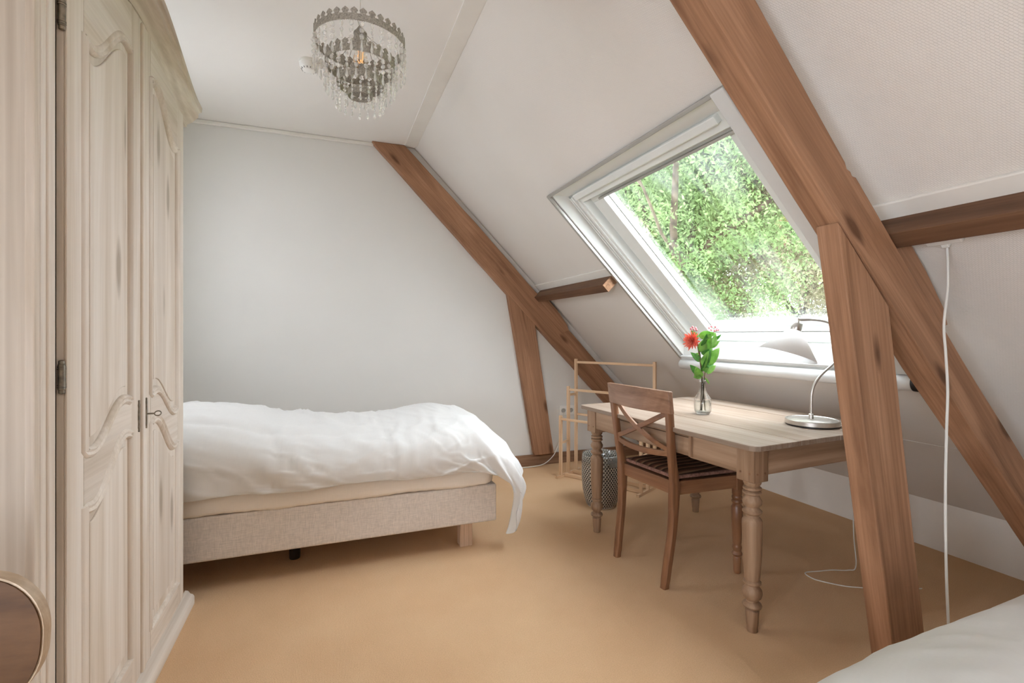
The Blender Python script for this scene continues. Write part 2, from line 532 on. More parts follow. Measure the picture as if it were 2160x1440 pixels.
        if bevel:
            b = o.modifiers.new('bevel', 'BEVEL'); b.width = bevel; b.segments = segs; b.limit_method = 'ANGLE'; b.angle_limit = math.radians(40)
        return o


def world_of(o):
    m = o.matrix_basis.copy()
    while o.parent: o = o.parent; m = o.matrix_basis @ m
    return m


def tag(o, label, cat, group=None):
    o['label'] = label; o['category'] = cat
    if group: o['group'] = group
    return o


def thing(name, label, cat, loc, group=None, rotz=0.0):
    o = bpy.data.objects.new(name, None); C.objects.link(o)
    o.matrix_basis = Matrix.Translation(loc) @ Matrix.Rotation(rotz, 4, 'Z')
    o.empty_display_size = 0.05
    return tag(o, label, cat, group)


def struct(o): o['kind'] = 'structure'; return o


def B(a, b): return MB().box(a, b)


def bez(pts, n=8):
    """Catmull-Rom through the points"""
    P = [Vector(p) for p in pts]; out = []
    Q = [P[0] * 2 - P[1]] + P + [P[-1] * 2 - P[-2]]
    for i in range(1, len(Q) - 2):
        for k in range(n):
            t = k / n; a, b, c, d = Q[i - 1], Q[i], Q[i + 1], Q[i + 2]
            out.append(0.5 * ((2 * b) + (c - a) * t + (2 * a - 5 * b + 4 * c - d) * t * t + (3 * b - a - 3 * c + d) * t ** 3))
    out.append(P[-1]); return out


def sstep(a, b, x):
    t = min(1, max(0, (x - a) / (b - a))); return t * t * (3 - 2 * t)


# ================================================================== the room
X_L, X_K = -1.32, 3.17          # left wall, knee wall
Y_F, Y_B = 4.11, -2.5           # far gable wall, wall behind the camera
Z_C = 2.755
XC = 0.692                      # where ceiling meets the slope
R2 = math.sqrt(0.5)


def sl(s, y, n):
    """roof slope coordinates: s down the slope, y along the ridge, n outwards"""
    return (XC + (s + n) * R2, y, 2.748 + (n - s) * R2)


S_END = (X_K - XC) / R2
WS0, WS1, WY0, WY1 = 0.925, 2.402, 1.375, 2.842     # skylight opening

struct(B((X_L - .1, Y_B - .1, -0.15), (X_K + .1, Y_F + .1, 0.0)).build('floor', 'carpet', frame=Matrix()))
ceil = struct(B((X_L - .1, Y_B - .1, Z_C), (XC + .12, Y_F + .1, Z_C + 0.12)).build('ceiling', 'ceil'))
gable = [(X_L - .1, -.1), (X_K + .1, -.1), (X_K + .1, .3), (XC + .12, Z_C + .1), (X_L - .1, Z_C + .1)]
struct(MB().prism(gable, lambda p, q, d: (p, d, q), Y_F, Y_F + .15).build('wall_far', 'wall'))
wl = MB()
wl.box((X_L - .15, LW_Y1, -.1), (X_L, LV_Y0, Z_C + .1)).box((X_L - .15, LV_Y1, -.1), (X_L, Y_F, Z_C + .1)).box((X_L - .15, Y_B - .1, -.1), (X_L, LW_Y0, Z_C + .1))
wl.box((X_L - .15, LW_Y0, -.1), (X_L, LW_Y1, LW_Z0)).box((X_L - .15, LW_Y0, LW_Z1), (X_L, LW_Y1, Z_C + .1))
wl.box((X_L - .15, LV_Y0, -.1), (X_L, LV_Y1, LV_Z0)).box((X_L - .15, LV_Y0, LV_Z1), (X_L, LV_Y1, Z_C + .1))
struct(wl.build('wall_left', 'wall'))
struct(B((X_K, Y_B - .1, -0.1), (X_K + .12, Y_F + .1, 0.27)).build('wall_right', 'knee'))
struct(MB().prism(gable, lambda p, q, d: (p, d, q), Y_B - .15, Y_B).build('wall_back', 'wall'))
# sloped roof boarding around the skylight
TH = 0.24
ms = MB()
ms.obox((-0.02, Y_B - .1, 0), (WS0, Y_F + .1, TH), sl)
ms.obox((WS1, Y_B - .1, 0), (S_END + 0.1, Y_F + .1, TH), sl)
ms.obox((WS0, Y_B - .1, 0), (WS1, WY0, TH), sl)
ms.obox((WS0, WY1, 0), (WS1, Y_F + .1, TH), sl)
SLF = Matrix(((R2, 0, R2, XC), (0, 1, 0, 0), (-R2, 0, R2, 2.748), (0, 0, 0, 1)))
struct(ms.build('wall_slope', 'slope', frame=SLF))
# ceiling board beside the slope and small cove under the ceiling
struct(B((0.594, Y_B, Z_C - 0.009), (XC, Y_F - .06, Z_C)).build('trim_1', 'trim', frame='y', bevel=.002))
struct(B((X_L, Y_F - .025, Z_C - .03), (0.35, Y_F, Z_C)).build('trim_2', 'trim', frame='x', bevel=.008))
# seam batten low on the slope
sm = (2.79 - XC) / R2
struct(MB().obox((sm - .012, Y_B, -.003), (sm + .012, Y_F, 0), sl).build('trim_3', 'slope', bevel=.001))
# white boards above the purlins
wt0, wt1 = (1.786 - XC) / R2, (1.832 - XC) / R2
struct(MB().obox((wt0, WY1 + .02, -.012), (wt1 + .02, Y_F, 0), sl).build('trim_4', 'trim', frame='y', bevel=.004))
struct(MB().obox((wt0, Y_B, -.016), (wt1 + .02, 1.15, 0), sl).build('trim_5', 'trim', frame='y', bevel=.004))
# skirting along the gable wall
struct(B((X_L, Y_F - .02, 0), (X_K, Y_F, 0.1)).build('baseboard_far', 'skirt', frame='x', bevel=.004))

# ------------------------------------------------------------------ skylight
win = bpy.data.objects.new('window_1', None); C.objects.link(win); win.matrix_basis = Matrix.Translation(sl(1.7, 2.1, .1)); struct(win)
win['label'] = 'white framed skylight in the sloped roof looking out on trees'


def slb(name, mat, s0, s1, y0, y1, n0, n1, parent=win, frame='y', bevel=.003):
    return MB().obox((s0, y0, n0), (s1, y1, n1), sl).build(name, mat, parent, frame=frame, bevel=bevel)


SD = (R2, 0, -R2)
# lining: top board level, bottom board plumb, sides square to the slope
x0, _, z0 = sl(WS0, 0, 0); x1, _, z1 = sl(WS1, 0, 0)
xz = lambda p, q, d: (p, d, q)
MB().prism([(x0, z0), (x0 + .12, z0), (x0 + .12, z0 + .02), (x0 - .01, z0 + .02)], xz, WY0, WY1).build('lining_board', 'lining', win, frame='y')
MB().prism([(x1, z1), (x1 + .006, z1 + .09), (x1 + .03, z1 + .09), (x1 + .03, z1 - .02)], xz, WY0, WY1).build('lining_board', 'lining', win, frame='y')
slb('lining_board', 'lining', WS0 + .0, WS1, WY1 - .012, WY1, 0.0, .1, frame=SD)
slb('lining_board', 'lining', WS0 + .0, WS1, WY0, WY0 + .012, 0.0, .1, frame=SD)
GY0, GY1, GS0, GS1, GN = 1.60, 2.605, 1.135, 2.345, .19
fr = MB()
for a in ((WS0 + .07, GS0 - .045, WY0, WY1, .085, .24), (GS1 + .03, WS1 + .06, WY0, WY1, .07, .24), (WS0 + .07, WS1 + .06, GY1 + .13, WY1, .085, .24), (WS0 + .07, WS1 + .06, WY0, GY0 - .13, .085, .24)):
    fr.obox((a[0], a[2], a[4]), (a[1], a[3], a[5]), sl)
frm = fr.build('window_frame', 'pvc', win, frame='y', bevel=.004)
sa = MB()
for a in ((GS0 - .06, GS0, GY0 - .12, GY1 + .12, .135, .22), (GS1, GS1 + .05, GY0 - .12, GY1 + .12, .125, .22), (GS0, GS1, GY1, GY1 + .12, .135, .22), (GS0, GS1, GY0 - .12, GY0, .135, .22)):
    sa.obox((a[0], a[2], a[4]), (a[1], a[3], a[5]), sl)
sash = sa.build('window_sash', 'pvc', win, frame='y', bevel=.004)
gk = MB()
for a in ((GS0, GS0 + .007, GY0, GY1), (GS1 - .007, GS1, GY0, GY1), (GS0, GS1, GY1 - .007, GY1), (GS0, GS1, GY0, GY0 + .007)):
    gk.obox((a[0], a[2], .176), (a[1], a[3], .19), sl)
gk.build('glazing_gasket', 'alu', sash, frame='y')
# side bead lines of the frame
for yy in (GY1 + .155, GY1 + .19, GY1 + .215):
    slb('frame_bead', 'pvc', WS0 + .1, WS1 - .02, yy - .006, yy + .006, .074, .088, frm, SD, .003)
for ss, nn in ((GS1 + .05, .115), (GS1 + .075, .062)):
    slb('frame_bead', 'pvc', ss - .006, ss + .008, WY0 + .01, WY1 - .01, nn, nn + .02, frm, 'y', .003)
slb('ventilation_flap', 'pvc', WS0 + .085, WS0 + .125, GY0 - .06, GY1 + .14, .055, .09, win, 'y', .006)
slb('screen_bar', 'alu', GS0 - .018, GS0 - .004, GY0 - .06, GY1 + .02, .115, .135, win, 'y', .003)
slb('pane', 'pane', GS0, GS1, GY0, GY1, GN, GN + .004, win, SLF, 0)
# outer flashing below the pane
slb('flashing', 'alu', GS1 - .02, WS1 + .14, GY0 - .2, GY1 + .2, .245, .275, win, 'y', .004)

# roller screen rails around the opening: its own thing
rb = thing('roller_screen', 'pale grey roller screen with aluminium rails and rolled cassette under the skylight', 'blind', sl(WS1 + .04, 2.1, -.04))
slb('top_rail', 'alu', WS0 - .012, WS0 + .006, WY0 - .02, WY1 + .018, -.024, -.002, rb, 'y', .003)
slb('side_rail', 'alu', WS0 - .01, WS1 + .01, WY1 - .002, WY1 + .02, -.024, -.002, rb, SD, .004)
slb('side_rail', 'cassette', WS0 - .01, WS1 + .01, WY0 - .016, WY0 + .048, -.03, -.002, rb, SD, .004)
slb('pull_bar', 'cassette', WS1 - .012, WS1 + .012, WY0 + .01, WY1 - .004, -.022, -.004, rb, 'y', .004)
cx, _, cz = sl(WS1 + .048, 0, -.04)
tb = MB().lathe([(.034, WY0 - .012), (.036, WY0 - .008), (.036, WY1 + .004), (.034, WY1 + .008)], (cx, 0, cz), 24, Matrix(((1, 0, 0), (0, 0, 1), (0, 1, 0))))
tube = tb.build('cassette_tube', 'cassette', rb, frame='y', smooth=40)
slb('cassette_lip', 'cassette', WS1 + .012, WS1 + .07, WY0 - .01, WY1 + .006, -.024, -.004, rb, 'y', .004)
MB().lathe([(.034, WY0 - .034), (.037, WY0 - .03), (.037, WY0 - .014), (.034, WY0 - .012)], (cx, 0, cz), 24, Matrix(((1, 0, 0), (0, 0, 1), (0, 1, 0)))).build('end_cap', 'black', rb, smooth=40)

# unseen fill-light windows added to the left wall: beside the camera, above the bed
for wname, wy0, wy1, wz0, wz1 in (('fill_window_side', LW_Y0, LW_Y1, LW_Z0, LW_Z1), ('fill_window_bed', LV_Y0, LV_Y1, LV_Z0, LV_Z1)):
    wb = bpy.data.objects.new(wname, None); C.objects.link(wb); wb.matrix_basis = Matrix.Translation((X_L - .08, wy0, wz0)); struct(wb)
    fb = MB(); lm_ = (wy0 + wy1) / 2
    for y in (wy0, lm_ - .03, wy1 - .06): fb.box((X_L - .11, y, wz0), (X_L - .05, y + .06, wz1))
    fb.box((X_L - .11, wy0, wz0), (X_L - .05, wy1, wz0 + .06)).box((X_L - .11, wy0, wz1 - .06), (X_L - .05, wy1, wz1))
    fb.build('window_frame', 'pvc', wb, bevel=.004)
    for y in (wy0 + .06, lm_ + .03):
        B((X_L - .082, y, wz0 + .06), (X_L - .078, y + (wy1 - wy0) / 2 - .09, wz1 - .06)).build('pane', 'pane2', wb)
    B((X_L - .04, wy0 - .05, wz0 - .03), (X_L + .08, wy1 + .05, wz0)).build('fill_window_sill', 'trim', wb, bevel=.004)

# ------------------------------------------------------------------ timber trusses
rafd = Vector((1, 0, -1.02)).normalized()


def jitter(poly, amt, seed):
    """hand-worked edges: split the long edges and move them a little"""
    out = []; rnd = random.Random(seed)
    for i, (x, z) in enumerate(poly):
        x2, z2 = poly[(i + 1) % len(poly)]; L = math.hypot(x2 - x, z2 - z); k = max(1, int(L / .12))
        out.append((x, z))
        for j in range(1, k):
            t = j / k; nx, nz = -(z2 - z) / L, (x2 - x) / L; d = rnd.uniform(-amt, amt)
            out.append((x + (x2 - x) * t + nx * d, z + (z2 - z) * t + nz * d))
    return out


far_raf = [(.335, Z_C - .001), (1.505, 1.549), (2.517, .528), (2.93, .102), (3.165, .102), (3.165, .17), (2.57, .764), (1.189, 2.18), (.595, Z_C - .001)]
tag(MB().prism(jitter(far_raf, .0015, 1), xz, Y_F - .055, Y_F + .05).build('rafter', 'beam', frame=rafd, bevel=.004), 'brown timber rafter sloping down the far white gable wall', 'beam')
near_raf = [(.37, Z_C - .001), (.97, 2.116), (1.414, 1.642), (1.96, 1.074), (2.525, .525), (3.05, .002), (3.165, .002), (3.165, .09), (2.525, .717), (2.136, 1.106), (1.575, 1.70), (1.557, 1.703), (1.55, 1.716), (1.533, 1.722), (1.525, 1.742), (1.154, 2.161), (.63, Z_C - .001)]
YN0, YN1 = 1.06, 1.156
tag(MB().prism(jitter(near_raf, .001, 2), xz, YN0, YN1).build('rafter', 'beam', frame=rafd, bevel=.005), 'large brown timber rafter crossing in front of the skylight on the right', 'beam')
sd = Vector((.17, 0, -1))
far_st = [(1.50, 1.556), (1.762, .102), (1.955, .102), (1.765, 1.29)]
tag(MB().prism(jitter(far_st, .0012, 3), xz, Y_F - .052, Y_F + .05).build('timber_strut', 'beam', frame=sd, bevel=.004), 'leaning brown timber strut under the far rafter against the white wall', 'beam')
near_st = [(1.494, 1.553), (1.780, .002), (1.947, .002), (1.735, 1.292)]
tag(MB().prism(jitter(near_st, .0008, 4), xz, YN0 + .001, YN0 + .078).build('timber_strut', 'beam', frame=sd, bevel=.005), 'leaning brown timber post beside the desk, standing nearest the camera', 'beam')
# purlin pieces, square to the slope
pm = Vector((1.755, 0, 1.535)); pt = Vector((1.832, 0, 1.612)) ; pb = Vector((1.800, 0, 1.490)); pq = pt + (pb - pm)
pp = [(p.x, p.z) for p in (pm, pb, pq, pt)]
lp = thing('purlin', 'short dark purlin stub with a sawn end, left of the skylight', 'beam', (1.8, 3.45, 1.5))
MB().prism(pp, xz, 2.885, Y_F - .04).build('purlin_timber', 'purlin', lp, frame='y', bevel=.003)
MB().prism([(p[0] * .999 + .002, p[1] * .999 + .0015) for p in pp], xz, 2.881, 2.886).build('sawn_end', 'endgrain', lp)
tag(MB().prism(pp, xz, Y_B + .001, YN1).build('purlin', 'purlin', frame='y', bevel=.003), 'dark brown purlin running from the near rafter toward the camera', 'beam')
# cleats that carry the purlins
for y0c, y1c, lb in ((Y_F - .06, Y_F + .04, 'small brown timber cleat on the far rafter under the purlin stub'), (YN0 + .03, YN1 + .01, 'brown timber cleat on the near rafter below the long purlin')):
    cp = [(1.79, 1.46), (2.04, 1.21), (2.105, 1.235), (2.085, 1.29), (1.985, 1.42), (1.90, 1.51), (1.84, 1.545)]
    tag(MB().prism(cp, xz, y0c, y1c).build('rafter_cleat', 'beam', frame=rafd, bevel=.003), lb, 'cleat')

# ================================================================== wardrobe
XF, XD = -0.590, -0.572         # carcase front, door front
WA, WB_ = 1.347, 2.505          # near and far side
WM = 1.934                      # meeting line of the doors
yz = lambda p, q, d: (d, p, q)
ward = thing('wardrobe', 'tall whitewashed pine wardrobe with two carved panel doors and arched cornice', 'wardrobe', (-.9, 1.93, 0))


def arch(y):
    t = abs(y - WM) / (WB_ - WM)
    return 2.13 + .125 * (1 - sstep(0.0, 1.05, t)) - .02 * t


# side panels: frame-and-board
for ys, yi, mt in ((WA, WA + .022, 'pine_side'), (WB_ - .022, WB_, 'pine_side')):
    B((-1.16, ys + .009, .06), (-.606, yi - .004, 2.12)).build('side_panel', mt, ward, frame='z')
    B((-.608, ys, .06), (XF - .0, yi, 2.13)).build('corner_post', 'pine_plain', ward, frame='z', bevel=.003)
B((-1.17, WA, .06), (-1.155, WB_, 2.12)).build('back_panel', 'pine_side', ward, frame='z')
B((-1.16, WA + .02, .06), (XF - .02, WB_ - .02, .09)).build('bottom_panel', 'pine_side', ward, frame='y')
# carcase front stiles with a rounded near edge
for a, b in ((WA + .0225, 1.428), (2.443, WB_ - .0225)):
    B((XF - .03, a, .06), (XF, b, arch(a if a > 2 else b) - .01)).build('front_stile', 'pine_plain', ward, frame='z', bevel=.008, segs=3)
B((XF - .006, 1.392, .07), (XF + .005, 1.424, 2.10)).build('front_bead', 'pine_plain', ward, frame='z', bevel=.005, segs=3)
B((XF - .034, 1.40, .06), (XF - .016, 2.47, 2.10)).build('gap_shade_sheet', 'gap', ward)  # dark sheet behind the doors, painted as the shade seen in the gap
# plinth
pl = MB()
prof = [(0, 0), (.036, 0), (.036, .032), (.03, .042), (.02, .047), (.012, .06), (0, .064)]
for (a, b, fn) in ((WA - .03, WB_ + .03, lambda p, q, d: (XF + p, d, q)),):
    pl.prism(prof, fn, a, b)
pl.build('plinth', 'pine_plain', ward, frame='y', smooth=40)
for y, sgn in ((WA, -1), (WB_, 1)):
    MB().prism(prof, lambda p, q, d, y=y, sgn=sgn: (d, y + sgn * p, q), -1.17, XF + .0).build('plinth', 'pine_side', ward, frame='x', smooth=40)

# doors


def ogee(t, lo, hi):
    """t 0 at the hinge side, 1 at the meeting side"""
    return lo + (hi - lo) * (sstep(.12, .88, t)) + .012 * math.sin(PI * 2 * (t + .55)) * (1 if 0.02 < t < .98 else 0)


def door(y0, y1, flip):
    """flip: meeting stile on the low-y side"""
    Y = (lambda t: y1 + (y0 - y1) * t) if flip else (lambda t: y0 + (y1 - y0) * t)
    n = 26
    W = abs(y1 - y0)
    top = [(Y(i / n), arch(Y(i / n)) - .012) for i in range(n + 1)]
    slab = [(Y(1), .085), (Y(0), .085)] + top
    if flip: slab = slab[::-1]
    d = MB().prism(slab, yz, XD - .02, XD - .006).build('door', 'pine_plain', ward, frame='z')
    t0, t1 = .085 / W, 1 - .085 / W
    ts = [t0 + (t1 - t0) * i / n for i in range(n + 1)]
    up_top = [(Y(t), ogee((t - t0) / (t1 - t0), 1.955, 2.085)) for t in ts]
    up_bot = [(Y(t), ogee((t - t0) / (t1 - t0), .905, .995)) for t in ts]
    lo_top = [(Y(t), ogee((t - t0) / (t1 - t0), .765, .893)) for t in ts]
    lo_bot = [(Y(t0), .185), (Y(t1), .185)]
    # raised frame (stiles and rails) around the panels
    B((XD - .006, min(Y(0), Y(t0)), .085), (XD, max(Y(0), Y(t0)), 2.13)).build('stile', 'pine_plain', d, frame='z', bevel=.002)
    B((XD - .006, min(Y(1), Y(t1)), .085), (XD, max(Y(1), Y(t1)), min(arch(Y(1)), arch(Y(t1))) - .014)).build('stile', 'pine_plain', d, frame='z', bevel=.002)
    MB().prism(lo_bot + [(Y(t1), .085), (Y(t0), .085)], yz, XD - .006, XD).build('rail', 'pine_plain', d, frame='y')
    MB().prism(up_bot + lo_top[::-1], yz, XD - .006, XD).build('rail', 'pine_plain', d, frame='y')
    MB().prism(up_top + [(Y(t), arch(Y(t)) - .014) for t in ts[::-1]], yz, XD - .006, XD).build('rail', 'pine_plain', d, frame='y')
    # panels with a fielded centre, and moulding swept round each opening
    for lo_c, hi_c, nm in ((up_bot, up_top, 'u'), (lo_bot, lo_top, 'l')):
        outline = list(lo_c) + list(hi_c)[::-1]
        cy = sum(p[0] for p in outline) / len(outline)
        path = [Vector((XD - .003, p, q)) for p, q in outline]
        MB().ribbon(path, [(-.016, -.004), (-.016, .004), (-.009, .0105), (-.002, .006), (.005, .0085), (.014, .003), (.016, -.004)], (1, 0, 0), closed=True).build('moulding', 'pine_plain', d, frame='z', smooth=50)

        def inset(m):
            k0, k1 = t0 + m / W, t1 - m / W
            tt = [k0 + (k1 - k0) * i / n for i in range(n + 1)]
            hi = [(Y(t), ogee((t - t0) / (t1 - t0), *((1.955, 2.085) if nm == 'u' else (.765, .893))) - m) for t in tt]
            lo = [(Y(t), ogee((t - t0) / (t1 - t0), .905, .995) + m) for t in tt] if nm == 'u' else [(Y(k0), .185 + m), (Y(k1), .185 + m)]
            return lo + hi[::-1]
        a, b = inset(.034), inset(.040)
        MB().prism(b, yz, XD - .008, XD - .0015).build('panel', 'pine', d, frame='z', bevel=.003)
    return d


dl = door(1.441, WM - .002, False)
dr = door(WM + .002, 2.431, True)
MB().box((XD - .004, WM - .013, .09), (XD + .009, WM + .010, 2.22)).build('cover_strip', 'pine_plain', dl, frame='z', bevel=.005, segs=3)
# hinges on the near stile, escutcheons and key
for z in (1.10, .28, 1.95):
    MB().lathe([(.002, -.04), (.006, -.038), (.006, -.031), (.0075, -.029), (.0075, .029), (.006, .031), (.006, .038), (.002, .04)], (XF + .010, 1.4365, z), 14).build('hinge', 'iron', ward, smooth=35)
    for dz in (-.024, -.019, .019, .024):
        MB().lathe([(.0085, -.0012), (.0085, .0012)], (XF + .010, 1.4365, z + dz), 14).build('hinge_band', 'iron', ward, smooth=35)
for yy, dd in ((WM - .030, dl), (WM + .040, dr)):
    e = [(0, -.052), (.004, -.049), (.0025, -.044), (.0055, -.036), (.0035, -.026), (.0055, -.01), (.0055, .01), (.0035, .026), (.0055, .036), (.0025, .044), (.004, .049), (0, .052)]
    es = MB().prism([(yy + p, .935 + q) for p, q in e] + [(yy - p, .935 + q) for p, q in e[::-1][1:-1]], yz, XD - .001, XD + .004).build('escutcheon', 'iron', dd, bevel=.001)
    MB().lathe([(.0028, 0), (.0028, .006)], (0, 0, 0), 8, Matrix.Rotation(PI / 2, 3, 'Y')).v
kx, ky, kz = XD + .004, WM + .040, .932
km = MB().tube([(kx, ky, kz), (kx + .022, ky, kz)], .0028, 8)
km.tube([(kx + .030 + .0095 * math.cos(a), ky + .0075 * math.sin(a) * .5, kz + .0075 * math.sin(a)) for a in [2 * PI * i / 14 for i in range(14)]], .002, 6, closed=True)
km.build('key', 'iron', dr, smooth=60)
# cornice swept along the arch with returns at the ends
cprof = [(0, -.004), (.010, 0), (.014, .014), (.030, .028), (.044, .050), (.050, .056), (.052, .078), (.062, .085), (.064, .105), (0, .105)]
ny = 40; CY0, CY1 = WA - .0, WB_ + .0
co = MB(); rows = []
for i in range(ny + 1):
    y = CY0 + (CY1 - CY0) * i / ny
    zz = arch(y)
    rows.append([(XF + p, y + (p * .62 if i == ny else (-p * .62 if i == 0 else 0)), zz + q) for p, q in cprof])
np_ = len(cprof)
co.add([p for r in rows for p in r], [(i * np_ + k, i * np_ + (k + 1) % np_, (i + 1) * np_ + (k + 1) % np_, (i + 1) * np_ + k) for i in range(ny) for k in range(np_)])
co.build('cornice', 'pine_plain', ward, frame='y', smooth=35)
for y, sgn in ((WA, -1), (WB_, 1)):
    MB().add([(xx + (p * 1.0 if xx > -1 else 0), y + sgn * p * .62, arch(y) + q) for xx in (-1.17, XF) for p, q in cprof],
             [(k, (k + 1) % np_, np_ + (k + 1) % np_, np_ + k) for k in range(np_)]).build('cornice_return', 'pine_side', ward, frame='x', smooth=35)
MB().prism([(y, arch(y) - .03) for y in np.linspace(WA + .005, WB_ - .005, 20)] + [(y, arch(y) + .1) for y in np.linspace(WB_ - .005, WA + .005, 20)], yz, XF - .03, XF - .001).build('frieze', 'pine_plain', ward, frame='y')
B((-1.165, WA + .01, 2.11), (XF - .02, WB_ - .01, 2.135)).build('top_panel', 'pine_side', ward, frame='y')

# ================================================================== beds


def rounded_box(a, b, r, nx=10, ny=6, wav=None):
    """box with softly rounded edges as a subdivided cube"""
    bm = bmesh.new(); bmesh.ops.create_cube(bm, size=1.0)
    for v in bm.verts:
        v.co = Vector((a[i] + (b[i] - a[i]) * (v.co[i] + .5) for i in range(3)))
    bmesh.ops.bevel(bm, geom=list(bm.edges), offset=r, segments=4, affect='EDGES', profile=.6)
    m = MB(); bm.verts.index_update()
    m.v = [v.co.copy() for v in bm.verts]; m.f = [tuple(v.index for v in f.verts) for f in bm.faces]; bm.free()
    return m


BX0_, BX1_, BYN, BYF = -1.10, .893, 2.60, 3.52
bed = thing('box_spring_bed', 'single box spring bed with greige base beside the far wall', 'bed', (-.1, 3.06, 0))
rounded_box((BX0_, BYN, .15), (BX1_, BYF, .357), .012).build('box_spring', 'box', bed, smooth=40)
# mattress in a fitted sheet: gathered lower edge
mt = MB(); L = []
NXm = 90


def mat_ring(u):
    """closed outline point of the mattress in plan, rounded corners"""
    x0, x1, y0, y1, r = BX0_ + .01, BX1_ - .012, BYN - .004, BYF, .07
    per = 2 * ((x1 - x0) + (y1 - y0)); d = u * per
    for (ax, ay, bx, by, nx, ny) in ((x0, y0, x1, y0, 0, -1), (x1, y0, x1, y1, 1, 0), (x1, y1, x0, y1, 0, 1), (x0, y1, x0, y0, -1, 0)):
        ln = math.hypot(bx - ax, by - ay)
        if d <= ln:
            px, py = ax + (bx - ax) * d / ln, ay + (by - ay) * d / ln
            break
        d -= ln
    qx = min(max(px, x0 + r), x1 - r); qy = min(max(py, y0 + r), y1 - r)
    vx, vy = px - qx, py - qy; l = math.hypot(vx, vy)
    if l > r * .999 or (abs(vx) > 1e-6 and abs(vy) > 1e-6):
        px, py = qx + vx / l * r, qy + vy / l * r
    return px, py


rows = []
NU = 320
for (zz, off, wa) in ((.359, -.03, .0), (.361, -.004, .004), (.375, .006, .004), (.40, .008, .003), (.44, .006, .002), (.47, .004, .001), (.50, -.006, 0), (.515, -.03, 0), (.52, -.08, 0)):
    row = []
    for k in range(NU):
        px, py = mat_ring(k / NU)
        c = Vector((px - (BX0_ + BX1_) / 2, (py - (BYN + BYF) / 2) * 2, 0)).normalized()
        wv = noise.noise(Vector((px * 9, py * 9, zz * 40))) * wa * 1.2 + math.sin(px * 95 + py * 95) * wa * .35
        row.append((px + c.x * off, py + c.y * off, zz + wv * .8 + (noise.noise(Vector((px * 3, py * 3, 2))) * .008 if zz < .38 else 0)))
    rows.append(row)
n = NU
mt.add([p for r in rows for p in r], [(i * n + k, i * n + (k + 1) % n, (i + 1) * n + (k + 1) % n, (i + 1) * n + k) for i in range(len(rows) - 1) for k in range(n)])
mt.f.append(tuple(range(n))[::-1]); mt.f.append(tuple((len(rows) - 1) * n + k for k in range(n)))
mt.build('mattress', 'sheet', bed, smooth=180)
B((.700, 2.668, 0), (.772, 2.735, .152)).build('leg', 'bedleg', bed, frame='z', bevel=.004)
B((.700, BYF - .135, 0), (.772, BYF - .068, .152)).build('leg', 'bedleg', bed, frame='z', bevel=.004)
B((-1.03, 2.668, 0), (-.96, 2.735, .152)).build('leg', 'bedleg', bed, frame='z', bevel=.004)
B((-1.03, BYF - .135, 0), (-.96, BYF - .068, .152)).build('leg', 'bedleg', bed, frame='z', bevel=.004)
ml = MB().lathe([(.026, 0), (.028, .004), (.028, .15)], (-.163, 2.86, 0), 20).build('middle_leg', 'black', bed, smooth=40)
ml['label'] = 'round black middle support leg'


def nz(x, y, z=0.0): return noise.noise(Vector((x, y, z)))


def cloth_fold(x, t, k=1.0):
    """wrinkles: long soft diagonals, a few sharp creases"""
    h = .010 * nz(x * 3.1, t * 4.0, 1.3)
    amt = max(0, nz(x * 1.7, t * 1.9, 8.8) + .35)
    a = nz(x * 3.6 + t * 3.0, t * 2.4 - x * 1.1, 5.1)
    h += .022 * max(0, 1 - abs(a) * 5.0) * amt
    a2 = nz(x * 5.6 - t * 3.4, t * 3.4 + x * 1.3, 9.4)
    h += .014 * max(0, 1 - abs(a2) * 5.5) * max(0, nz(x * 2.1, t * 2.3, 3.7) + .3)
    b = nz(x * 11 + t * 6, t * 6 - x * 3.0, 2.2)
    h += .005 * max(0, 1 - abs(b) * 4)
    return h * k


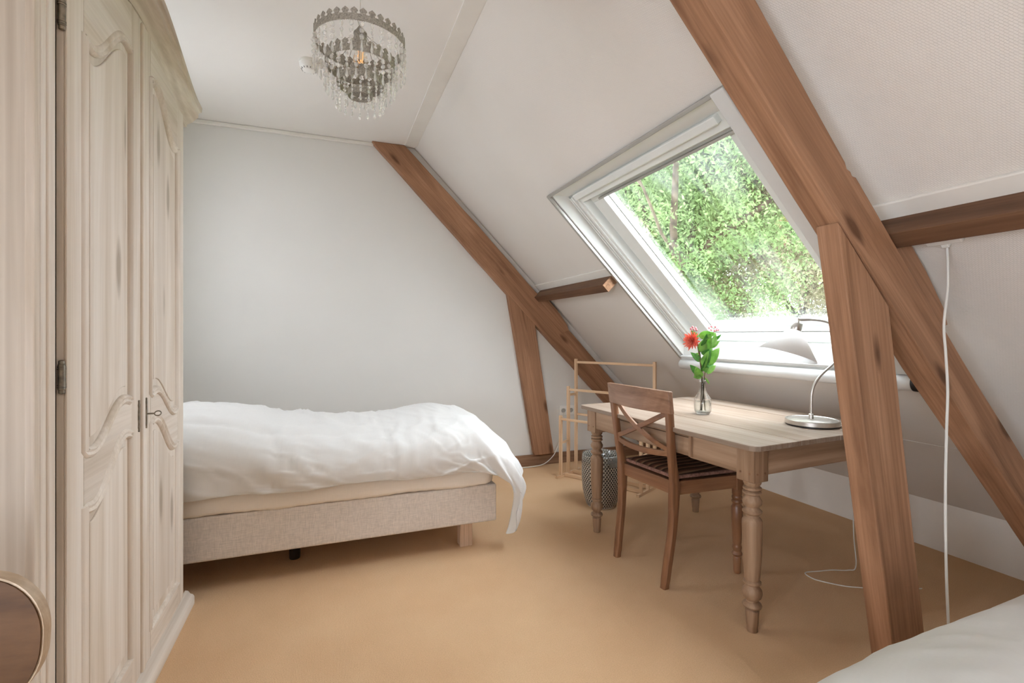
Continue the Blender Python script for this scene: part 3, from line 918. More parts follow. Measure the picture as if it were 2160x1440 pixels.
# duvet of the far bed
sec = [(2.562, .452), (2.548, .475), (2.535, .53), (2.548, .60), (2.60, .655), (2.72, .690), (2.90, .712), (3.10, .722), (3.30, .712), (3.45, .672), (3.535, .60), (3.56, .52), (3.555, .45)]
secp = bez([(0, a, b) for a, b in sec], 11)
foot = [(-1.06, 0), (-.6, 0), (0, 0), (.5, .002), (.70, .012), (.84, .045), (.95, .115), (1.015, .20), (1.035, .28), (1.025, .35), (1.0, .40)]
footp = bez([(a, b, 0) for a, b in foot], 26)
pts = []
for i, fp in enumerate(footp):
    row = []; x, drop = fp.x, fp.y
    over = sstep(.88, 1.03, x) if i > len(footp) * .5 else 0
    if i > len(footp) - 90 and drop > .2: over = 1
    for j, sp in enumerate(secp):
        t = j / (len(secp) - 1)
        y, z = sp.y, sp.z
        edge = min(1, min(t, 1 - t) / .12)
        wgt = .42 + .58 * edge
        body = sstep(0, .25, min(t, 1 - t) * 2)
        # raised by the pillow at the head
        z += .085 * (1 - sstep(-.62, -.10, x)) * body
        z += -.02 * sstep(-.2, .15, x) * (1 - sstep(.25, .6, x)) * body
        z += .018 * sstep(.35, .7, x) * (1 - sstep(.8, .95, x)) * body
        f = cloth_fold(x, t * 1.25)
        ny_, nz_ = (-(1 - sstep(0, .35, t)) + sstep(.65, 1, t)), sstep(0, .3, min(t, 1 - t) * 2)
        # the seams stitched across the quilt
        for sx in (-.245, .30):
            dx = x - sx - .02 * math.sin(t * 9)
            f += -.007 * math.exp(-(dx / .011) ** 2) + .003 * math.exp(-((abs(dx) - .024) / .014) ** 2)
        dt = t - .40 - .012 * math.sin(x * 5)
        if x < .25: f += (-.008 * math.exp(-(dt / .012) ** 2) + .004 * math.exp(-((abs(dt) - .035) / .02) ** 2)) * (1 - sstep(.1, .25, x))
        px = x; py = y + ny_ * f; pz = z + nz_ * f - drop * wgt * (1 - .42 * sstep(.08, .30, t) * (1 - sstep(.80, .97, t)) * sstep(.18, .4, drop))
        hem = (1 - sstep(0, .1, t))
        pz += hem * (.006 * math.sin(x * 11) + .012 * nz(x * 2.5, 0, 3))
        if drop > .02:
            d = sstep(.02, .3, drop)
            px += d * (.022 * math.sin(t * 62 + 1.0) * (1 - sstep(.0, .5, t) * .6) + .026 * nz(t * 11, drop * 5, 7))
            # corner cascades inwards and down to a point at the near corner
            c = (1 - sstep(0, .16, t)) * sstep(.12, .4, drop)
            pz -= c * .15; px -= c * .035; py += c * .045
            e2 = math.exp(-((t - .10) / .035) ** 2) * d
            px -= e2 * .05
        row.append((px, py, pz))
    pts.append(row)
dv = MB().grid(pts)
tag(dv.build('duvet', 'duvet', smooth=180, solid=.008), 'rumpled white duvet over the bed by the far wall', 'duvet')
# near bed, bottom right
bed2 = thing('box_spring_bed', 'near bed at the bottom right corner under a smooth white duvet', 'bed', (1.6, .2, 0))
EY0, EY1, EX0, EX1 = -.24, .70, .62, 2.55
rounded_box((EX0, EY0, .15), (EX1, EY1, .33), .012).build('box_spring', 'box', bed2, smooth=40)
rounded_box((EX0 + .01, EY0 + .005, .332), (EX1 - .01, EY1 - .005, .47), .04).build('mattress', 'sheet', bed2, smooth=60)
for x in (EX0 + .06, EX1 - .13):
    for y in (EY0 + .06, EY1 - .13):
        B((x, y, 0), (x + .07, y + .07, .152)).build('leg', 'bedleg', bed2, frame='z', bevel=.004)
sec2 = [(-.29, .34), (-.30, .42), (-.27, .50), (-.15, .555), (.05, .575), (.30, .585), (.50, .585), (.62, .565), (.70, .52), (.735, .45), (.73, .36)]
secp2 = bez([(0, a, b) for a, b in sec2], 7)
foot2 = [(2.45, .0), (2.0, 0), (1.5, 0.0), (1.2, .006), (1.0, .022), (.86, .052), (.74, .075), (.64, .10), (.56, .15), (.54, .23), (.55, .30)]
footp2 = bez([(a, b, 0) for a, b in foot2], 12)
pts = []
for i, fp in enumerate(footp2):
    row = []; x, drop = fp.x, fp.y
    for j, sp in enumerate(secp2):
        t = j / (len(secp2) - 1); edge = min(1, min(t, 1 - t) / .15)
        f = cloth_fold(x * .8 + 3, t * 1.2, .55)
        # one long crease running with the edge
        f += -.006 * math.exp(-((t - .60 - .05 * (x - 1.5)) / .014) ** 2) + .004 * math.exp(-((t - .645 - .05 * (x - 1.5)) / .02) ** 2)
        ny_, nz_ = (-(1 - sstep(0, .3, t)) + sstep(.7, 1, t)), sstep(0, .3, min(t, 1 - t) * 2)
        row.append((x + .012 * math.sin(t * 20) * sstep(.05, .2, drop), sp.y + ny_ * f, sp.z + nz_ * f - drop * (.35 + .65 * edge)))
    pts.append(row)
tag(MB().grid(pts).build('duvet', 'duvet', smooth=180, solid=.008), 'smooth white duvet on the near bed in the bottom right corner', 'duvet')

# ================================================================== writing table
TP = math.radians(3.96); TC = (1.970, 2.070); TL, TW, TZ, TI = 1.247, .956, .767, .078
tab = thing('writing_table', 'stripped pine writing table with turned legs under the skylight', 'table', (*TC, 0), rotz=TP)
ct, st_ = math.cos(TP), math.sin(TP)


def tw(a, b, z): return (TC[0] + a * ct - b * st_, TC[1] + a * st_ + b * ct, z)


TFX, TFY = (ct, st_, 0), (-st_, ct, 0)
# four boards, corners of the top rounded off
edges = [-TW / 2, -.21, .045, .29, TW / 2]
tt = .022
for k in range(4):
    a0, a1 = edges[k] + (.0014 if k else 0), edges[k + 1] - (.0014 if k < 3 else 0)
    e = TL / 2; c = .03
    if k == 0: poly = [(a1, -e), (a1, e), (a0 + c, e), (a0 + .3 * c, e - .3 * c), (a0, e - c), (a0, -e + c), (a0 + .3 * c, -e + .3 * c), (a0 + c, -e)]
    elif k == 3: poly = [(a0, -e), (a1 - c * 2, -e), (a1, -e + c * 2), (a1, e - c * 2), (a1 - c * 2, e), (a0, e)]
    else: poly = [(a0, -e), (a1, -e), (a1, e), (a0, e)]
    dz = (0, .0006, -.0004, .0004)[k]
    MB().prism(poly, tw, TZ - tt + dz, TZ + dz).build('plank', 'tabletop', tab, frame=TFY, bevel=.003)
la, lb_ = TW / 2 - TI, TL / 2 - TI
LEGP = [(r if r > .0335 or z < .09 else r - .004, z) for r, z in [(.019, 0), (.021, .004), (.021, .022), (.023, .03), (.0265, .086), (.024, .092), (.034, .100), (.037, .107), (.034, .114), (.026, .122), (.026, .128), (.034, .14), (.0385, .155), (.036, .17), (.029, .184), (.029, .19), (.034, .196), (.034, .203), (.030, .208), (.033, .215), (.0355, .30), (.0385, .43), (.0385, .448), (.034, .457), (.029, .466), (.029, .472), (.037, .482), (.0375, .489), (.031, .498), (.030, .504), (.036, .518), (.037, .53), (.033, .545), (.029, .552), (.035, .558), (.035, .565), (.030, .569), (.035, .575), (.035, .583), (.030, .588), (.034, .60), (.034, .612)]]
for sa_ in (-1, 1):
    for sb in (-1, 1):
        lg = MB().lathe(LEGP, tw(sa_ * la, sb * lb_, 0), 24)
        leg = lg.build('leg', 'table', tab, frame='z', smooth=40)
        MB().obox((sa_ * la - .042, sb * lb_ - .042, .61), (sa_ * la + .042, sb * lb_ + .042, TZ - tt), tw).build('leg_block', 'table', leg, frame='z', bevel=.004)
        for (da, db, ax) in ((sa_ * .0425, -.022, 0), (sa_ * .0425, .022, 0), (-.022, sb * .0425, 1), (.022, sb * .0425, 1)):
            q = tw(sa_ * la + da, sb * lb_ + db, .705 if (da + db) > 0 else .645)
            MB().lathe([(.0045, -.001), (.0045, .001)], q, 10, Matrix.Rotation(PI / 2, 3, 'Y' if ax == 0 else 'X')).build('peg', 'chairwood', leg)
AP0, AP1 = .635, TZ - tt
for s in (-1, 1):
    MB().obox((-la + .04, s * (lb_ + .024) - .011, AP0), (la - .04, s * (lb_ + .024) + .011, AP1), tw).build('apron', 'table', tab, frame=TFX, bevel=.002)
MB().obox((la + .013, -lb_ + .04, AP0), (la + .035, lb_ - .04, AP1), tw).build('apron', 'table', tab, frame=TFY, bevel=.002)
xa0, xa1 = -la - .035, -la - .013
MB().obox((xa0, -lb_ + .04, AP0), (xa1, -.245, AP1), tw).build('apron', 'table', tab, frame=TFY, bevel=.002)
MB().obox((xa0, .30, AP0), (xa1, lb_ - .04, AP1), tw).build('apron', 'table', tab, frame=TFY, bevel=.002)
MB().obox((xa0, -.245, AP1 - .018), (xa1, .30, AP1), tw).build('apron', 'table', tab, frame=TFY, bevel=.002)
dw = MB().obox((xa0 + .002, -.235, AP0 + .004), (xa1 + .005, .29, AP1 - .021), tw).build('drawer', 'table', tab, frame=TFY, bevel=.003)
MB().obox((xa0 - .012, -.262, AP0 + .006), (xa0 + .001, -.246, AP1 - .004), tw).build('drawer_stop', 'table', tab, frame='z', bevel=.003)
kb = MB().lathe([(.004, 0), (.005, .012), (.011, .018), (.012, .024), (.006, .029)], (0, 0, 0), 14)
kb.v = [Vector(tw(xa0 + .002 - p.z, .03 + p.y, .69 + p.x)) for p in kb.v]
kb.build('knob', 'table', dw, smooth=50)

# ================================================================== chair at the table
CC = (1.70, 2.095); CPH = math.radians(4)
chair = thing('dining_chair', 'brown wooden dining chair with crossed back pushed under the table', 'chair', (*CC, 0), rotz=CPH)
cc, cs = math.cos(CPH), math.sin(CPH)


def cw(a, b, z): return (CC[0] + a * cc - b * cs, CC[1] + a * cs + b * cc, z)


SEAT = .50
# rear legs sweep back, run up into the back posts
for s in (-1, 1):
    path = bez([cw(-.222, s * .182, 0.0), cw(-.205, s * .186, .12), cw(-.183, s * .192, .28), cw(-.176, s * .196, .43), cw(-.178, s * .198, .52), cw(-.196, s * .203, .62), cw(-.212, s * .210, .76), cw(-.232, s * .216, .93)], 6)
    ups = [Vector(cw(1, 0, 0)) - Vector(cw(0, 0, 0))] * len(path)
    m = len(path); vs = []
    post = MB()
    ring = []
    for i, p in enumerate(path):
        z = p.z
        wd = .020 if z > .03 else .017                      # half width across (y)
        dp = .017 + .006 * math.exp(-((z - .46) / .12) ** 2) + (.0 if z > .1 else -.001)
        fx = Vector(cw(1, 0, 0)) - Vector(cw(0, 0, 0)); fy = Vector(cw(0, 1, 0)) - Vector(cw(0, 0, 0))
        ring.append([p + fx * a * dp + fy * b * (wd if z < .5 else wd - .004) for a, b in ((-1, -.7), (-.7, -1), (.7, -1), (1, -.7), (1, .7), (.7, 1), (-.7, 1), (-1, .7))])
    n = 8
    post.add([q for r in ring for q in r], [(i * n + k, i * n + (k + 1) % n, (i + 1) * n + (k + 1) % n, (i + 1) * n + k) for i in range(m - 1) for k in range(n)] + [tuple(range(n))[::-1], tuple((m - 1) * n + k for k in range(n))])
    post.build('back_leg', 'chairwood', chair, frame='z', smooth=45)
# curved rails between the posts


def curved_rail(z0, z1, half, bow, xoff, th, name, mat, tilt=0.0, arcz=0.0, pr=0.0):
    m = MB(); n = 16; rows = []
    for i in range(n + 1):
        b = -half + 2 * half * i / n; q = 1 - (b / half) ** 2
        x = xoff - bow * q
        za, zb = z0 - arcz * q, z1 + pr * q - arcz * q
        rows.append([cw(x - th / 2, b, za), cw(x + th / 2, b, za), cw(x + th / 2 + tilt, b, zb), cw(x - th / 2 + tilt, b, zb)])
    m.add([p for r in rows for p in r], [(i * 4 + k, i * 4 + (k + 1) % 4, (i + 1) * 4 + (k + 1) % 4, (i + 1) * 4 + k) for i in range(n) for k in range(4)] + [(3, 2, 1, 0), tuple(n * 4 + k for k in range(4))])
    return m.build(name, mat, chair, frame='y', bevel=.003, smooth=40)


curved_rail(.830, .935, .236, .035, -.222, .024, 'top_rail', 'chair_top', -.014, 0, .006)
curved_rail(.622, .650, .196, .030, -.196, .022, 'lower_rail', 'chairwood', -.002, .012)
for s in (-1, 1):
    p = [cw(-.204 - .030 * (1 - (u / 1.0) ** 2), s * u * .196, .652 + (u + 1) / 2 * .182 - .012 * (1 - u * u)) for u in np.linspace(-1, 1, 15)]
    MB().ribbon(p, [(-.006, -.012), (.006, -.012), (.006, .012), (-.006, .012)] if s > 0 else [(-.0055, -.012), (.0055, -.012), (.0055, .012), (-.0055, .012)], tuple(Vector(cw(0, -s * .5, .8)) - Vector(cw(0, 0, 0)))).build('cross_slat', 'chairwood', chair, frame='y', bevel=.002, smooth=40)
# seat frame, front legs
seatp = [(-.178, -.198), (.235, -.245), (.235, .245), (-.178, .198)]
for (a, b) in ((0, 1), (1, 2), (2, 3), (3, 0)):
    p, q = Vector((*seatp[a], 0)), Vector((*seatp[b], 0)); d = (q - p).normalized(); nn = Vector((d.y, -d.x, 0))
    quad = [p, q, q - nn * .024, p - nn * .024]
    MB().prism([(v.x, v.y) for v in quad], cw, .435, SEAT).build('seat_rail', 'chairwood', chair, frame=tuple(Vector(cw(d.x, d.y, 0)) - Vector(cw(0, 0, 0))), bevel=.003)
MB().prism([(-.160, -.180), (.215, -.225), (.215, .225), (-.160, .180)], cw, SEAT - .022, SEAT - .004).build('seat', 'chairwood', chair, frame='y', bevel=.003)
FL = [(.012, 0), (.016, .004), (.0175, .012), (.02, .08), (.018, .086), (.024, .094), (.026, .10), (.022, .108), (.018, .114), (.0225, .13), (.021, .14), (.018, .148), (.021, .158), (.0265, .27), (.0275, .335), (.022, .345), (.02, .35), (.026, .358), (.0265, .365), (.021, .373), (.025, .38), (.025, .388), (.021, .394), (.024, .40), (.024, .436)]
for s in (-1, 1):
    MB().lathe(FL, cw(.212, s * .222, 0), 20).build('front_leg', 'chairwood', chair, frame='z', smooth=40)
    MB().obox((.186, s * .222 - .024, .425), (.234, s * .222 + .024, SEAT - .001), cw).build('leg_block', 'chairwood', chair, frame='z', bevel=.004)
# cushion: a thing of its own on the seat
cu = thing('seat_cushion', 'flat brown striped seat cushion with faded red border on the chair', 'cushion', cw(.03, 0, SEAT), rotz=CPH)
cm = MB(); n = 16
for sgn, base in ((1, .018), (-1, .012)):
    pts = []
    for i in range(n + 1):
        row = []
        for j in range(n + 1):
            a, b = -1 + 2 * i / n, -1 + 2 * j / n
            h = .016 * max(0, (1 - a ** 6) * (1 - b ** 6)) ** .5 * (1 if sgn > 0 else .55)
            wdt = .180 + .035 * (a + 1) / 2
            row.append(cw(.03 + a * .185, b * wdt, SEAT + base + sgn * h - (0 if sgn > 0 else .003) + .004 * nz(a * 2, b * 2, 4) * (1 if sgn > 0 else 0)))
        pts.append(row)
    cm.grid(pts)
cm.build('cushion_cover', 'stripe', cu, frame=frame_dir(cw(.03, 0, SEAT), TFX), smooth=180)
bp_ = []
for u in np.linspace(0, 4, 81)[:-1]:
    k = int(u); f = u - k
    a, b = ((-1 + 2 * f, -1), (1, -1 + 2 * f), (1 - 2 * f, 1), (-1, 1 - 2 * f))[k]
    wdt = .180 + .035 * (a + 1) / 2
    bp_.append(cw(.03 + a * .187, b * (wdt + .002), SEAT + .015))
MB().tube(bp_, .0095, 8, closed=True).build('cushion_border', 'piping', cu, smooth=180)

# ================================================================== spare chair, bottom left
ch2 = thing('plywood_chair', 'wooden chair with rounded backrest, cut off at the bottom left', 'chair', (-.62, .78, 0))
YB2 = .93


def rrect(cx_, cz_, hw, hh, r, n=10):
    out = []
    for (sx, sz, a0) in ((1, 1, 0), (-1, 1, 90), (-1, -1, 180), (1, -1, 270)):
        for k in range(n + 1):
            a = math.radians(a0 + 90 * k / n); out.append((cx_ + sx * (hw - r) + r * math.cos(a), cz_ + sz * (hh - r) + r * math.sin(a)))
    return out


def panel2(hw, hh, r, cz_, y0, y1, bow, cx_, bw, name, mat):
    """bowed plate with rounded ends, built in upright strips"""
    n = 36; rows = []
    for i in range(n + 1):
        x = -hw * math.cos(PI * i / n); e = max(0.0, abs(x) - (hw - r))
        half = hh - r + math.sqrt(max(0.0, r * r - e * e)); half = max(half, hh - r + .0005)
        yb = bow * (1 - (x / bw) ** 2)
        q = [(cz_ - half), (cz_ - half * .33), (cz_ + half * .33), (cz_ + half)]
        rows.append([(cx_ + x, y0 + yb + (z - .62) * .12, z) for z in q] + [(cx_ + x, y1 + yb + (z - .62) * .12, z) for z in q[::-1]])
    m = MB(); k8 = 8
    m.add([p for r_ in rows for p in r_], [(i * k8 + k, i * k8 + (k + 1) % k8, (i + 1) * k8 + (k + 1) % k8, (i + 1) * k8 + k) for i in range(n) for k in range(k8)] + [tuple(range(k8))[::-1], tuple(n * k8 + k for k in range(k8))])
    return m.build(name, mat, ch2, frame='x', smooth=35)


M['ply_edge'] = mat_wood('pale_plywood_edge', ('#B79C80', '#C9B298', '#D6C3AC'), 1, 12, 90, 0, .5, .05)
M['ply_face'] = mat_wood('dark_walnut_veneer', ('#4A301C', '#5C3F24', '#6B4C30'), 1, 10, 90, 0, .5, .05, spec=.25)
HW2 = .215
cxx = -.415 - HW2 + .012
panel2(HW2, .098, .09, .735, YB2, YB2 + .022, .03, cxx, HW2, 'backrest', 'ply_edge')
panel2(HW2 - .003, .095, .088, .735, YB2 - .003, YB2 + .001, .03, cxx, HW2, 'backrest_face', 'ply_face')
MB().prism(rrect(cxx, .70, .21, .2, .06), lambda p, q, d: (p, q, d), .435, .455).build('seat', 'ply_face', ch2, frame='y', bevel=.006, smooth=35)
for sx in (-1, 1):
    MB().tube(bez([(cxx + sx * .18, .52, 0), (cxx + sx * .165, .56, .25), (cxx + sx * .15, .60, .436)], 5), .012, 10).build('front_leg', 'ply_edge', ch2, frame='z', smooth=60)
    MB().tube(bez([(cxx + sx * .18, .97, 0), (cxx + sx * .155, .915, .30), (cxx + sx * .14, .905, .46), (cxx + sx * .13, .945, .60), (cxx + sx * .125, .985, .74)], 5), .012, 10).build('back_leg', 'ply_edge', ch2, frame='z', smooth=60)
    MB().tube([(cxx + sx * .152, .595, .425), (cxx + sx * .142, .905, .425)], .010, 8).build('seat_support', 'ply_edge', ch2, frame='y', smooth=60)

# ================================================================== chandelier
CHX, CHY = .124, 2.039
cha = thing('chandelier', 'three-tier crystal chandelier with grey filigree rings hanging from the ceiling', 'lamp', (CHX, CHY, 2.05))


def crown_ring(r, zb, teeth, hb, ht, name):
    """pierced metal band: scalloped lower edge, leaf-shaped teeth above"""
    m = MB(); sub = 8; N = teeth * sub
    pt_ = lambda a, z: (CHX + r * math.cos(a), CHY + r * math.sin(a), z)
    for i in range(N):
        a0, a1 = 2 * PI * i / N, 2 * PI * (i + 1) / N
        z0, z1 = zb - .0018 * (i % 2), zb - .0018 * ((i + 1) % 2)
        m.add([pt_(a0, z0), pt_(a1, z1), pt_(a1, zb + hb), pt_(a0, zb + hb)], [(0, 1, 2, 3)])
    half = PI / teeth
    shape = [(.60, -.02), (.62, .10), (.50, .2), (.78, .34), (.84, .5), (.62, .68), (.30, .84), (0.0, 1.0)]
    for k in range(teeth):
        a = 2 * PI * (k + .5) / teeth
        left = [pt_(a - half * s, zb + hb + ht * z) for s, z in shape[:-1]]
        right = [pt_(a + half * s, zb + hb + ht * z) for s, z in shape[:-1]]
        n0 = len(left)
        m.add(left + right + [pt_(a, zb + hb + ht)], [(i, n0 + i, n0 + i + 1, i + 1) for i in range(n0 - 1)] + [(n0 - 1, 2 * n0 - 1, 2 * n0)])
    o = m.build(name, 'filigree', cha, solid=.0016, fixn=False)
    MB().tube([pt_(2 * PI * i / 48, zb + .002) for i in range(48)], .0016, 6, closed=True).build('ring_wire', 'filigree', o, smooth=180)
    return o


def strand_mesh(beads, bead_r, gap, drop):
    """one hanging strand, top at the origin"""
    m = MB(); z = 0.0
    for b in range(beads):
        m.tube([(0, 0, z), (0, 0, z - gap * .45)], .0007, 4); z -= gap * .45 + bead_r
        pr = [(.0005, -bead_r), (bead_r * .62, -bead_r * .72), (bead_r, 0), (bead_r * .62, bead_r * .72), (.0005, bead_r)]
        m.lathe(pr, (0, 0, z), 8, Matrix.Diagonal((1, .62, 1))); z -= bead_r
    m.tube([(0, 0, z), (0, 0, z - gap * .5)], .0007, 4); z -= gap * .5
    m.lathe([(.0005, 0), (.0028, -.004), (.0026, -.010), (.0062, -drop * .68), (.0052, -drop * .82), (.0004, -drop)], (0, 0, z), 6)
    me = bpy.data.meshes.new('crystal_strand')
    me.from_pydata([tuple(p) for p in m.v], [], m.f); me.materials.append(M['crystal'])
    bm = bmesh.new(); bm.from_mesh(me); bmesh.ops.recalc_face_normals(bm, faces=bm.faces); bm.to_mesh(me); bm.free()
    return me


for (r, zb, teeth, ns, cfg) in ((.174, 2.350, 34, 30, (3, .0105, .005, .044)), (.133, 2.262, 26, 24, (3, .0095, .004, .040)), (.090, 2.192, 18, 18, (4, .0062, .007, .030))):
    ring = crown_ring(r, zb, teeth, .024, .024, 'filigree_ring')
    me = strand_mesh(*cfg)
    for k in range(ns):
        a = 2 * PI * (k + .35) / ns
        o = bpy.data.objects.new('crystal_strand', me); C.objects.link(o); o.parent = ring
        o.matrix_basis = world_of(ring).inverted() @ Matrix.Translation((CHX + r * math.cos(a), CHY + r * math.sin(a), zb)) @ Matrix.Rotation(a + .8 * k, 4, 'Z')
    for k in range(3):
        a = 2 * PI * k / 3 + .4
        MB().tube([(CHX + r * math.cos(a), CHY + r * math.sin(a), zb + .004), (CHX + .02 * math.cos(a), CHY + .02 * math.sin(a), 2.41)], .0012, 5).build('suspension_wire', 'filigree', cha)
crown_ring(.047, 2.150, 12, .016, .012, 'small_bottom_ring')
MB().lathe([(.010, 2.352), (.0225, 2.355), (.0235, 2.36), (.0235, 2.398), (.026, 2.40), (.026, 2.406), (.019, 2.413), (.008, 2.43), (.004, 2.436)], (CHX, CHY, 0), 24).build('lamp_socket', 'filigree', cha, smooth=40)
bl = MB().lathe([(.012, 2.352), (.014, 2.340), (.026, 2.312), (.029, 2.295), (.024, 2.275), (.012, 2.265), (.001, 2.263)], (CHX, CHY, 0), 20).build('light_bulb', 'bulb', cha, smooth=180)
fm = NT('warm_filament'); em = fm.n('ShaderNodeEmission'); em.inputs[0].default_value = (1, .42, .16, 1); em.inputs[1].default_value = 0.9; fm.l(em.outputs[0], fm.out.inputs[0])
MB().tube(bez([(CHX - .008, CHY, 2.33), (CHX - .01, CHY, 2.30), (CHX - .004, CHY + .004, 2.285), (CHX + .002, CHY, 2.30), (CHX + .007, CHY - .003, 2.283), (CHX + .01, CHY, 2.33)], 5), .0012, 5).build('filament', fm.m, bl, smooth=180)
MB().tube([(CHX, CHY, 2.43), (CHX, CHY, Z_C - .02)], .0022, 8).build('cord', 'cable', cha, smooth=60)
MB().lathe([(.006, Z_C - .035), (.03, Z_C - .03), (.045, Z_C - .001)], (CHX, CHY, 0), 24).build('ceiling_rose', 'plastic', cha, smooth=40)

# smoke detector
sdx, sdy = -.097, 3.008
sdt = thing('smoke_detector', 'round white smoke detector on the ceiling behind the chandelier', 'detector', (sdx, sdy, Z_C - .05))
MB().lathe([(.052, Z_C - .0005), (.054, Z_C - .006), (.054, Z_C - .016), (.050, Z_C - .018)], (sdx, sdy, 0), 32).build('mounting_base', 'plastic', sdt, smooth=40)
MB().lathe([(.0505, Z_C - .0185), (.051, Z_C - .032), (.046, Z_C - .040), (.035, Z_C - .052), (.030, Z_C - .056), (.001, Z_C - .058)], (sdx, sdy, 0), 32).build('detector_body', 'plastic', sdt, smooth=40)
for k in range(14):
    a = 2 * PI * k / 14; rr = .0425
    p = Vector((sdx + rr * math.cos(a), sdy + rr * math.sin(a), Z_C - .0452)); q = Vector((sdx + .0365 * math.cos(a), sdy + .0365 * math.sin(a), Z_C - .0517))
    MB().tube([p, q], .0018, 5).build('vent_slot', 'black', sdt)

# ================================================================== table lamp
LX, LY = 2.166, 1.666
RD = Vector((.935, -.355, 0))


def lw_(a, z, d=0.0): return (LX + RD.x * a - RD.y * d * 0 + .355 * d, LY + RD.y * a + .935 * d, z)


tl = thing('table_lamp', 'brushed steel desk lamp with white conical shade on the writing table', 'lamp', (LX, LY, TZ))
MB().lathe([(.108, TZ), (.110, TZ + .001), (.110, TZ + .005)], (LX, LY, 0), 48).build('base_pad', 'black', tl, smooth=40)
MB().lathe([(.112, TZ + .005), (.1145, TZ + .008), (.1145, TZ + .026), (.112, TZ + .029), (.106, TZ + .030), (.103, TZ + .0275), (.098, TZ + .0275), (.094, TZ + .0295), (.004, TZ + .0315)], (LX, LY, 0), 64).build('base', 'steel', tl, smooth=30)
MB().lathe([(.011, TZ + .03), (.011, TZ + .052), (.008, TZ + .055)], (LX - .004, LY + .002, 0), 20).build('collar', 'steel', tl, smooth=40)
arm = bez([lw_(-.004, TZ + .05), lw_(-.004, .86), lw_(-.002, .915), lw_(.012, .962), lw_(.045, 1.008), lw_(.100, 1.058), lw_(.142, 1.105), lw_(.158, 1.155), lw_(.145, 1.205), lw_(.110, 1.240), lw_(.06, 1.262), lw_(.005, 1.270), lw_(-.02, 1.271)], 8)
MB().tube(arm, .0062, 12).build('arm', 'steel', tl, smooth=60)
MB().tube([lw_(-.065, 1.270), lw_(-.012, 1.2715)], .0082, 12).build('arm_sleeve', 'steel', tl, smooth=40)
MB().tube([lw_(-.062, 1.272), lw_(-.066, 1.252)], .004, 8).build('swivel_pin', 'steel', tl, smooth=40)
# shade tilted towards the left: axis from cap to rim centre
cap = Vector(lw_(-.068, 1.252)); rimc = Vector(lw_(-.120, 1.098))
axd = (rimc - cap).normalized()
SM = frame_dir((0, 0, 0), axd).to_3x3()
rotm = Matrix((SM.col[1], SM.col[2], SM.col[0])).transposed()
Ls = (rimc - cap).length
MB().lathe([(.004, 0), (.0235, .001), (.0245, .004), (.0245, .036), (.023, .039)], cap, 28, rotm).build('socket_cap', 'steel', tl, smooth=35)
shp = [(.026, .038), (.036, .043), (.040, .052), (.047, .060), (.052, .066), (.128, Ls)]
m = MB().lathe(shp, cap, 48, rotm, caps=False)
m.build('shade', 'shade', tl, smooth=35, solid=.003)
MB().lathe([(.012, .039), (.014, .05), (.024, .085), (.024, .10), (.014, .118), (.001, .122)], cap, 20, rotm).build('bulb', 'plastic', tl, smooth=180)
# cord over the back edge, down to a loop on the carpet
MB().tube(bez([lw_(.114, TZ + .012), lw_(.16, TZ + .004), (2.42, 1.66, TZ + .004), (2.485, 1.69, TZ - .01), (2.50, 1.70, .5), (2.497, 1.695, .2), (2.50, 1.685, .03), (2.47, 1.705, .004), (2.40, 1.735, .003), (2.32, 1.752, .003), (2.25, 1.765, .003), (2.228, 1.735, .003), (2.235, 1.685, .003), (2.30, 1.605, .003), (2.37, 1.56, .003), (2.48, 1.50, .003), (2.62, 1.46, .003)], 8), .0028, 8).build('cord', 'cable', tl, smooth=60)

# ================================================================== vase with flowers
VX, VY = 1.906, 2.105
vase = thing('glass_vase', 'small cut glass carafe vase holding flowers on the table', 'vase', (VX, VY, TZ))
outer = [(.026, 0), (.030, .001), (.036, .006), (.043, .018), (.0455, .035), (.0445, .062), (.042, .078), (.043, .081), (.042, .086), (.034, .098), (.024, .115), (.0175, .135), (.0155, .160), (.0155, .176), (.0185, .178), (.0185, .182), (.016, .184), (.018, .187), (.018, .1935)]
inner = [(.0155, .1935), (.0135, .176), (.0135, .135), (.020, .116), (.030, .098), (.038, .084), (.039, .06), (.040, .035), (.037, .018), (.02, .012), (.001, .012)]
vm = MB(); n = 32
for k_prof in (outer + inner,):
    vs = []
    for r, z in k_prof:
        for k in range(n):
            a = 2 * PI * k / n
            fl = 1 + (.035 * math.cos(a * 8 + z * 60) if .006 < z < .08 and r > .0405 else (.03 * math.cos(a * 8) if .08 <= z < .14 and r > .02 else 0))
            vs.append((VX + r * fl * math.cos(a), VY + r * fl * math.sin(a), TZ + z))
    mm = len(k_prof)
    vm.add(vs, [(i * n + k, i * n + (k + 1) % n, (i + 1) * n + (k + 1) % n, (i + 1) * n + k) for i in range(mm - 1) for k in range(n)] + [tuple(range(n))[::-1]])
vm.build('vase_body', 'vase', vase, smooth=25)
MB().lathe([(.019, .0125), (.0365, .018), (.0395, .035), (.0385, .06), (.0378, .068), (.001, .0681)], (VX, VY, TZ), 24).build('water', 'water', vase, smooth=40)


def vp(a, h, d=0.0): return Vector((VX + RD.x * a + .355 * d, VY + RD.y * a + .935 * d, TZ + h))


